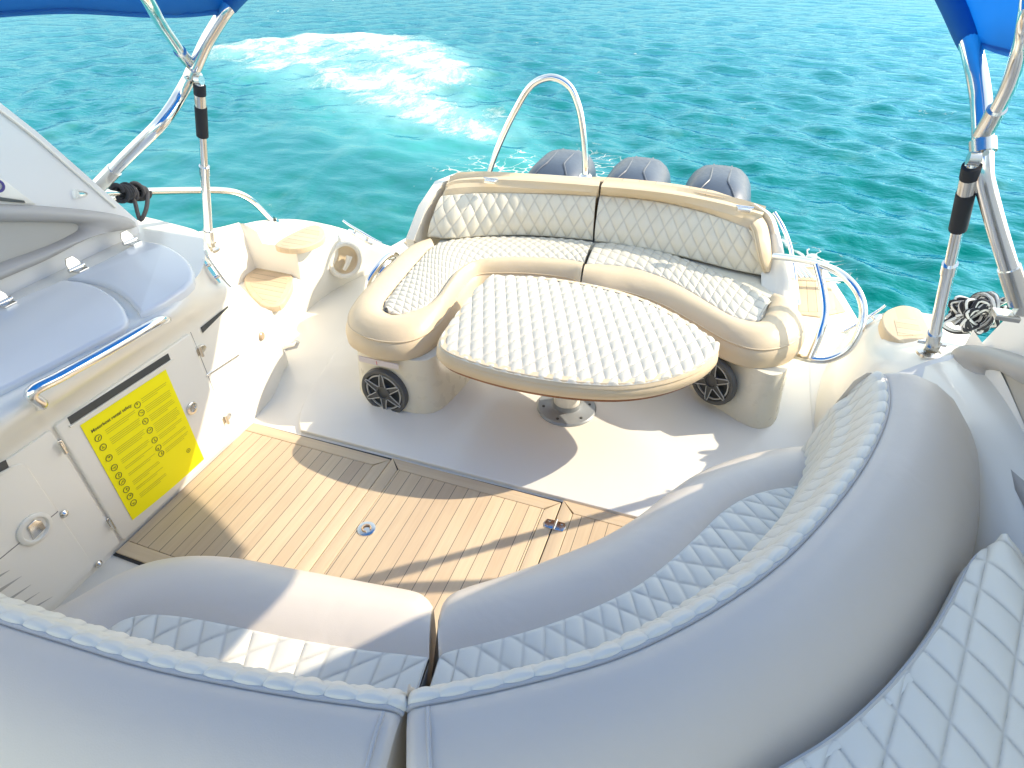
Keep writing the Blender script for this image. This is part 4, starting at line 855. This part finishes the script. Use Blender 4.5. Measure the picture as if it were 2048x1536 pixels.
ridge_frame(wl, XL, yzs([(277, 453), (270, 441), (245, 431), (110, 414), (0, 409), (-140, 408), (-230, 470), (-230, 640), (-140, 620), (0, 560), (90, 521), (180, 474), (225, 461), (262, 457)], XL+.02),
            yzs([(164, 454), (156, 448), (138, 446), (70, 445), (0, 445), (-120, 445), (-180, 480), (-180, 590), (-120, 580), (0, 529), (60, 508), (110, 489), (150, 469), (162, 461)], XL+.02), 1, .045)
tri = yzs([(-60, 325), (0, 353), (38, 382), (72, 409), (0, 404), (-60, 402)], XL+.01); wp = obj('window_panel', MB().slab(tri, 0, .008, .003, M=lambda a, b, h_: (XL+h_, a, b)), M['gel'], wl)
obj('window_strip', MB().slab(yzs([(-60, 392), (0, 394), (48, 401), (50, 406), (0, 402), (-60, 400)], XL+.01), .008, .012, .001, M=lambda a, b, h_: (XL+h_, a, b)), M['slot'], wl)
dlp = atx(-4, 372, XL+.012); obj('lettering', MB().lathe([(.021, 0), (.021, .002), (.013, .002), (.013, 0)], dlp, (1, 0, 0), 28), M['blueink'], wl)

XR = .92
e = [atx(1958, 692, XR), atx(1985, 664, XR), atx(2016, 632, XR), atx(2048, 600, XR)]
yz = [(p[1], p[2]) for p in e]+[(1.91, 1.05), (1.76, 1.3), (1.61, 1.54), (1.46, 1.76), (1.32, 1.95), (-.6, 1.95), (-.6, .5), (e[0][1], .5)]
wr_ = wing('side_wing', 'pale sloping superstructure side on the right with a grey-framed pocket', XR, yz, .07, M['gelgrey'])
ridge_frame(wr_, XR, yzs([(1906, 706), (1916, 693), (1940, 689), (1975, 693), (2048, 715), (2200, 780), (2300, 900), (2300, 1250), (2200, 1210), (2048, 992), (2000, 888), (1955, 790), (1926, 736)], XR-.02),
            yzs([(1964, 752), (1966, 742), (1976, 739), (2010, 749), (2048, 772), (2160, 830), (2230, 920), (2240, 1130), (2170, 1120), (2048, 934), (2015, 866), (1988, 806), (1970, 766)], XR-.02), -1, .05)
# coaming between sofa back and right wing
ci = splc([(.62, 2.02, .50), (.70, 1.80, .36), (.76, 1.5, .30), (.78, 1.2, .28), (.76, .8, .28), (.7, .2, .28)], 50); co = splc([(.90, 2.22, .585), (.91, 1.95, .60), (.915, 1.6, .585), (.915, 1.2, .57), (.915, .8, .56), (.915, .2, .56)], 50)
cm = (ci+co)/2; cm[:, 2] += .03
tag(obj('coaming', MB().loft([ci-np.array([0, 0, .1]), ci, ci*.85+co*.15+np.array([0, 0, .03]), cm, co*.8+ci*.2+np.array([0, 0, .02]), co, co+np.array([0, 0, .1])]), M['gelgrey']), 'pale coaming strip between the front sofa back and the right wing', 'coaming')

# ================================================================ FRONT SOFA
fs = thing('front_sofa', 'curved taupe sofa with white quilting wrapping the near side of the floor', 'sofa', (-.4, .7, 0))
def seat_pad(outer, inner, quilt_far, name_n):
    n = 140; zt, zs = .405, .37
    O = splc([at(x, y, zs) for x, y in outer], n); I = splc([at(x, y, zt) for x, y in inner], n); rows = [I-np.array([0, 0, .012]), I]
    for k in (.1, .25, .45, .65, .82, .94): r = I*(1-k)+O*k; r[:, 2] = zt+(zs-zt)*k**3+.022*math.sin(math.pi*k)**.8; rows.append(r)
    d = O-I; d[:, 2] = 0; d /= np.linalg.norm(d, axis=1, keepdims=True); rows.append(O)
    for z, o in ((zs-.03, .006), (.30, .004), (.20, -.02), (.0, -.05)): r = O+d*o; r[:, 2] = z; rows.append(r)
    mb = MB(); mb.loft(rows)
    for k in (0, -1):
        e = np.array([r[k] for r in rows]); Q = splc(quilt_far, n)[k]; e = np.vstack([e, [Q+np.array([0, 0, -.4]), Q]]); mb.add(e, [tuple(range(len(e)))])
    o = obj('seat_cushion', mb, M['grey'], fs, angle=50)
    obj('quilted_panel', quilt(splc(I, 420), splc(quilt_far, 420), 420, 130, .057, .078, .0075, .0, fade=.02, power=.38, shear=name_n), M['quilt'], o); return o, O
# left pad
outer = [(10, 1290), (80, 1236), (160, 1192), (230, 1152), (300, 1124), (380, 1112), (470, 1116), (590, 1138), (740, 1166), (825, 1182), (852, 1196), (866, 1214)]
inner = [(120, 1335), (165, 1296), (210, 1262), (258, 1236), (310, 1229), (380, 1236), (470, 1253), (590, 1278), (720, 1299), (800, 1308), (835, 1312), (858, 1315)]
qfar = [(-1.25, .26, .40), (-1.18, .25, .40), (-1.10, .25, .40), (-1.02, .25, .40), (-.95, .25, .40), (-.87, .25, .40), (-.78, .26, .40), (-.68, .27, .40), (-.56, .28, .40), (-.48, .29, .40), (-.43, .30, .40), (-.395, .31, .40)]
def dens(o, i, f, n=300): return [tuple(p) for p in splc(o, n)], [tuple(p) for p in splc(i, n)], splc(f, n)
_, OS1 = seat_pad(outer, inner, qfar, .53)
outer = [(877, 1240), (886, 1208), (904, 1188), (935, 1174), (1000, 1154), (1100, 1119), (1200, 1078), (1275, 1034), (1340, 984), (1400, 945), (1480, 914), (1560, 897), (1640, 892), (1690, 898)]
inner = [(878, 1316), (890, 1306), (925, 1296), (960, 1288), (1050, 1264), (1140, 1234), (1215, 1203), (1280, 1168), (1340, 1122), (1395, 1072), (1450, 1020), (1510, 988), (1590, 973), (1690, 966)]
qfar = [(-.375, .31, .40), (-.35, .315, .40), (-.30, .33, .40), (-.26, .345, .40), (-.14, .39, .40), (-.02, .46, .40), (.09, .54, .40), (.20, .65, .40), (.30, .78, .40), (.38, .92, .40), (.45, 1.08, .40), (.50, 1.24, .40), (.55, 1.42, .40), (.58, 1.60, .40)]
_, OS2 = seat_pad(outer, inner, qfar, -.6)
# backrests: profile swept along the piping line
def back_sweep(pipe_px, zp, name, endcap=None):
    n = 190; Pp = spl([at(x, y, zp) for x, y in pipe_px], n); T = np.gradient(Pp, axis=0); T[:, 2] = 0; T /= np.linalg.norm(T, axis=1, keepdims=True)
    Nout = np.stack([T[:, 1], -T[:, 0], np.zeros(n)], 1)   # to the right of travel = away from the seat
    u = np.linspace(0, 1, n); s = np.concatenate([[0], np.cumsum(np.linalg.norm(np.diff(Pp, axis=0), axis=1))]); L_ = s[-1]
    e = np.clip(np.minimum(s, L_-s)/.03, 0, 1); e = (1-(1-e)**2)**.5
    def row(o, z, sh=1.): r = Pp+Nout*o*(1 if o < .02 else 1); r[:, 2] = zp+(z)-(1-e)*.016*sh; return r
    prof = [(.002, -.006), (.012, .004), (.04, .012), (.09, .010), (.15, -.012), (.21, -.055), (.26, -.115), (.295, -.20), (.31, -.30), (.30, -.42), (.28, -.6)]
    rows = [row(a, b) for a, b in prof]; mb = MB(); mb.loft(rows)
    inn = [(-.012, .008), (-.035, .004), (-.06, -.03), (-.085, -.12), (-.11, -.25), (-.13, -.40)]
    for k in (0, -1):
        ee = [row(a, b)[k] for a, b in inn[::-1]]+[r[k] for r in rows]; mb.add(np.array(ee), [tuple(range(len(ee)))])
    o = obj('backrest', mb, M['grey'], fs, angle=60)
    for k in ((-5,) if name == 'l' else (4,)):
        obj('piping', MB().tube(spl(np.array([r[k] for r in rows[1:9]])+np.array([0, 0, .001]), 40), .0035, 8), M['pipe'], o)
    # quilted inner face with scalloped top
    rowsq = [row(a, b) for a, b in [(.0, -.005), (-.004, .0), (-.010, .001), (-.019, -.005), (-.029, -.018), (-.039, -.038), (-.050, -.065), (-.062, -.10), (-.09, -.14), (-.10, -.19), (-.11, -.24), (-.12, -.30), (-.13, -.38)]]
    G = np.array(rowsq); kk = np.linspace(0, len(G)-1, 90); nn_ = 620; G2 = np.zeros((90, nn_, 3)); uu = np.linspace(0, n-1, nn_)
    for c_ in range(3):
        t1_ = np.stack([np.interp(kk, np.arange(len(G)), G[:, j, c_]) for j in range(n)], 1); G2[:, :, c_] = np.stack([np.interp(uu, np.arange(n), t1_[i]) for i in range(90)])
    ss = np.interp(uu, np.arange(n), s)[None]; ww = np.vstack([np.zeros((1, nn_)), np.cumsum(np.linalg.norm(np.diff(G2, axis=0), axis=2), axis=0)])
    a = ss/.056; b = ww/.15; h_ = (np.abs(np.sin(np.pi*(a+b)))*np.abs(np.sin(np.pi*(a-b)))+.0)**.5
    # gathered puffs along the top seam
    top = np.exp(-(ww/.05)**2); h_ = h_*(1-top)+top*np.abs(np.sin(np.pi*a))**.5*np.clip(ww/.008, 0, 1)
    gu_ = np.gradient(G2, axis=1); gv_ = np.gradient(G2, axis=0); Nn = np.cross(gu_, gv_); Nn /= np.maximum(np.linalg.norm(Nn, axis=2, keepdims=True), 1e-9)
    Nin = -np.interp(uu, np.arange(n), Nout[:, 0]), -np.interp(uu, np.arange(n), Nout[:, 1])
    sg = np.sign(np.mean(Nn[45, :, 0]*Nin[0]+Nn[45, :, 1]*Nin[1])); Nn *= sg
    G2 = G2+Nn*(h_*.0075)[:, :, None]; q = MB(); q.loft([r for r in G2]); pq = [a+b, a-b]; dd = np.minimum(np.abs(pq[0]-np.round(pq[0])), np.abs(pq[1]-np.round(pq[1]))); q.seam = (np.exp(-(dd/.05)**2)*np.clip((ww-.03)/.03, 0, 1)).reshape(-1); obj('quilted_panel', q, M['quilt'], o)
    obj('piping', MB().tube(row(.001, -.001), .005, 8), M['pipe'], o)
    return o, rows
pl = [(-330, 1120), (-160, 1185), (0, 1240), (150, 1287), (300, 1331), (450, 1363), (600, 1389), (700, 1403), (760, 1411), (803, 1417)]
back_sweep(pl, .75, 'l')
pr2 = [(813, 1409), (850, 1404), (900, 1395), (1000, 1374), (1130, 1342), (1240, 1308), (1400, 1231), (1550, 1130), (1650, 1030), (1725, 930), (1765, 850), (1776, 800), (1772, 765), (1762, 742)]
back_sweep(pr2, .75, 'r')
obj('plinth', MB().slab([(-1.5, -.3), (-1.5, .12), (-.9, .24), (-.35, .30), (.15, .6), (.42, 1.1), (.50, 1.55), (.75, 1.7), (.8, 1.0), (.6, .2), (.4, -.3)], 0, .36, .01), M['gel'], fs)

# ================================================================ HELM LOUNGE PAD (bottom right)
hp = thing('lounge_pad', 'large pale diamond-quilted lounge pad in the lower right corner', 'seat pad', (.7, .7, .5))
pe = [(1500, 1580), (1560, 1537), (1640, 1492), (1700, 1446), (1760, 1390), (1820, 1322), (1870, 1255), (1910, 1185), (1940, 1125), (1962, 1100), (1990, 1087)]
ed = spl([at(x, y, .69) for x, y in pe], 120); cen = np.array([.95, .55, .69])
tip = spl([at(x, y, .69) for x, y in [(1990, 1087), (2010, 1092), (2030, 1112), (2044, 1145)]]+[np.array([.86, 1.0, .69]), np.array([.93, .8, .69]), np.array([.93, .3, .69])], 120)
T = np.gradient(ed, axis=0); T /= np.linalg.norm(T, axis=1, keepdims=True); Nn = np.stack([-T[:, 1], T[:, 0], 0*T[:, 0]], 1)  # left of travel = outer side
full = np.vstack([ed, tip[1:], np.array([[.93, -.2, .69], [.1, -.2, .69]])]); full = spl(full[::3], 260, True)
for _ in range(3): full = (np.roll(full, 2, 0)+np.roll(full, 1, 0)+full+np.roll(full, -1, 0)+np.roll(full, -2, 0))/5
fin = lambda d: offs(full, d if area(full) > 0 else -d)
rows = [setz(fin(.022), .712), setz(fin(.012), .709), setz(fin(.003), .70), setz(fin(0), .69), setz(fin(.003), .686), setz(fin(-.002), .676), setz(fin(-.004), .65), setz(fin(.01), .60), setz(fin(.03), .40)]
hb = obj('pad_body', MB().loft(rows, True), M['quilt'], hp)
A = np.vstack([ed]); Bq = spl(np.vstack([tip[::6]]), 120)[::1]
# strip between the left edge and the right edge, travelled from the near end to the tip
A2 = spl(np.vstack([[(.1, -.2, .69)], ed[::8], ed[-1:]]), 300); B2 = spl(np.vstack([[(.93, -.2, .69)], tip[::-1][::8], tip[:1]]), 300)
cc_ = np.array([.62, .6, .69]); A2 = A2+(cc_-A2)*.022; B2 = B2+(cc_-B2)*.022; A2[:, 2] = B2[:, 2] = .704
obj('quilted_panel', quilt(A2, B2, 520, 260, .16, .21, .008, .03, lattice=lat(1910, 1375, .71, (84, 104), (-18, 77)), fade=.01, power=.42), M['quilt'], hb)
obj('piping', MB().tube(np.vstack([fin(.001), fin(.001)[:1]])+np.array([0, 0, .001]), .004, 8), M['pipe'], hb)

# ================================================================ BIMINI
bi = thing('bimini_top', 'blue canvas bimini on polished steel bows and struts over the cockpit', 'bimini', (-.66, 1.9, .7))
cr = [(.80+.03, 1.86, .97), (.62, 1.90, 1.285), (.588, 1.89, 1.36), (.535, 2.0, 1.49), (.50, 2.08, 1.575), (.36, 2.09, 1.74), (.1, 2.09, 1.88), (-.3, 2.09, 1.96), (-.66, 2.09, 1.98)]
crm = ats([(2035, 588, .98), (1998, 470, 1.14), (1972, 375, 1.262), (1966, 345, 1.30), (1966, 290, 1.36), (1962, 200, 1.45), (1948, 120, 1.53), (1932, 70, 1.575)])
clm = ats([(203, 366, .985), (255, 312, 1.09), (320, 248, 1.205), (345, 215, 1.25), (360, 190, 1.285), (385, 145, 1.36), (410, 90, 1.45), (440, 40, 1.53), (458, 14, 1.57)])
arch = [(.42, 2.26, 1.69), (.24, 2.45, 1.82), (-.15, 2.58, 1.92), (-.66, 2.62, 1.95), (-1.17, 2.58, 1.92), (-1.57, 2.45, 1.82), (-1.75, 2.26, 1.69)]
obj('bow', MB().tube(spl(np.vstack([crm, arch, clm[::-1]]), 220), .0235, 18), M['chrome'], bi)
t2r = ats([(1966, 268, 1.385), (1985, 235, 1.43), (2018, 172, 1.51), (2040, 105, 1.585), (2056, 30, 1.66), (2066, -50, 1.72)]); t2l = ats([(388, 134, 1.375), (372, 118, 1.41), (345, 80, 1.50), (318, 40, 1.585), (296, 0, 1.65)])
arch2 = [(.40, 1.25, 1.78), (.1, 1.1, 1.90), (-.2, 1.05, 1.96), (-.66, 1.0, 1.98), (-.9, 1.0, 1.96), (-1.1, 1.05, 1.90), (-1.28, 1.15, 1.80)]
obj('bow', MB().tube(spl(np.vstack([t2r, arch2, t2l[::-1]]), 220), .017, 16), M['chrome'], bi)
for tt in (t2r, t2l): obj('tube_sleeve', MB().tube(spl(tt[:3], 20)[:11], .0215, 16), M['steel'], bi)
def strut(foot, top, label):
    f, t = np.array(foot), np.array(top); d = t-f; o = obj('strut', MB().tube([f+d*k for k in (0.05, .3, .52)], .0185, 16), M['chrome'], bi)
    obj('inner_tube', MB().tube([f+d*k for k in (.5, .7, .97)], .0155, 16), M['chrome'], o)
    obj('collar', MB().tube([f+d*k for k in (.475, .5, .525)], .0215, 16), M['chrome'], o); obj('grip', MB().tube([f+d*k for k in (.70, .78, .86)], .0225, 16), M['foam'], o)
    obj('sleeve', MB().tube([f+d*k for k in (.86, .89, .92)], .021, 16), M['steel'], o); obj('cap', MB().tube([f+d*k for k in (.92, .945, .965)], .022, 16), M['foam'], o)
    obj('socket', MB().tube([f+d*k for k in (.02, .06, .10)], .0225, 16), M['steel'], o)
    b = MB(); b.box(f+np.array([0, 0, .0]), (.045, .02, .05)); b.rod(f+np.array([-.05, 0, .01]), f+np.array([.04, 0, .01]), .006); b.lathe([(.04, -.035), (.04, -.025), (.02, -.018)], f, seg=20); obj('deck_mount', b, M['steel'], o)
    e_ = MB(); e_.rod(f+d*.96, t, .010); e_.lathe([(.016, -.012), (.016, .012)], t-d*.01, (1, 0, 0), 16, (True, True)); obj('eye', e_, M['steel'], o)
strut(at(1864, 692, .60), at(1948, 312, 1.345), 'r'); strut(at(418, 487, .62), at(398, 156, 1.35), 'l')
def clamp(c, d): d = np.array(d)/np.linalg.norm(d); m = MB(); m.tube([np.array(c)-d*.016, np.array(c), np.array(c)+d*.016], .029, 18); m.rod(np.array(c)+np.array([.0, -.04, -.005]), np.array(c)+np.array([0, .02, -.005]), .007); obj('clamp', m, M['steel'], bi)
clamp(at(1966, 293, 1.358), crm[5]-crm[4]); clamp(at(386, 149, 1.355), clm[6]-clm[5])
for c, d in ((crm[0], crm[1]-crm[0]), (clm[0], clm[1]-clm[0])):
    d = d/np.linalg.norm(d); m = MB(); m.tube([c-d*.03, c+d*.03, c+d*.09], .0275, 18); m.box(c-d*.045, (.022, .03, .045)); k_ = .03 if c[0] > 0 else .012; m.slab([(c[0]-k_, c[1]-.025), (c[0]+k_, c[1]-.025), (c[0]+k_, c[1]+.025), (c[0]-k_, c[1]+.025)], c[2]-.075, c[2]-.06, .004); obj('hinge_mount', m, M['steel'], bi)
# canopy: rows of arches from aft to forward
def arch_row(y, xl, zl, xr, zr, top, sag=0.):
    u = np.linspace(-1, 1, 61); xc, hw = (xl+xr)/2, (xr-xl)/2; zb = np.interp(u, [-1, 1], [zl, zr]); h_ = (1-np.abs(u)**2.6)**.62
    x = xc+hw*np.sign(u)*(1-(1-np.abs(u))**1.15); return np.stack([x, np.full(61, y), zb+(top-zb)*h_], 1)
base = spl(np.vstack([[clm[-1]], arch[::-1], [crm[-1]]]), 61)
rows = []
edge = [(0.02, 0, -.008), (.035, .012, .016), (-.02, .03, .034)]
for dy, ox, oz in edge:
    r = base.copy(); r[:, 1] += dy; k = np.linspace(-1, 1, 61); r[:, 0] += ox*np.sign(k)*np.abs(k)**2; r[:, 2] += (oz+.012)*(1-np.abs(k)**6)-.012*np.abs(k)**6; rows.append(r)
for y, xl, zl, xr, zr, tp in [(1.92, -1.885, 1.562, .545, 1.566, 2.0), (1.78, -1.90, 1.570, .56, 1.580, 2.0), (1.5, -1.91, 1.60, .565, 1.605, 2.02), (1.2, -1.915, 1.625, .565, 1.635, 2.03), (.6, -1.92, 1.65, .565, 1.65, 2.04), (-.2, -1.92, 1.65, .565, 1.65, 2.04)]:
    r = arch_row(y, xl, zl, xr, zr, tp); r[:, 2] += .006*np.sin(np.arange(61)*1.7+y*9); rows.append(r)
sleeve = spl(np.vstack([clm[-2:], arch[::-1], crm[-2:][::-1]]), 160)[3:-3]
cv = obj('canopy', MB().loft(rows), M['canvas'], bi, angle=80); sm = cv.modifiers.new('thickness', 'SOLIDIFY'); sm.thickness = .006
obj('sleeve', MB().tube(sleeve, np.clip(np.minimum(np.arange(154), 153-np.arange(154))/8, 0, 1)**.5*.006+.0242, 16), M['canvas'], cv)
# hem cords at both aft corners
obj('hem', MB().tube(spl(np.array(rows[0])[::3], 80), .010, 8), M['canvas'], cv)
for sgn, i in ((1, -1), (-1, 0)):
    P = np.array([r[i] for r in rows]); obj('hem', MB().tube(spl(P, 60), .010, 8), M['canvas'], cv)
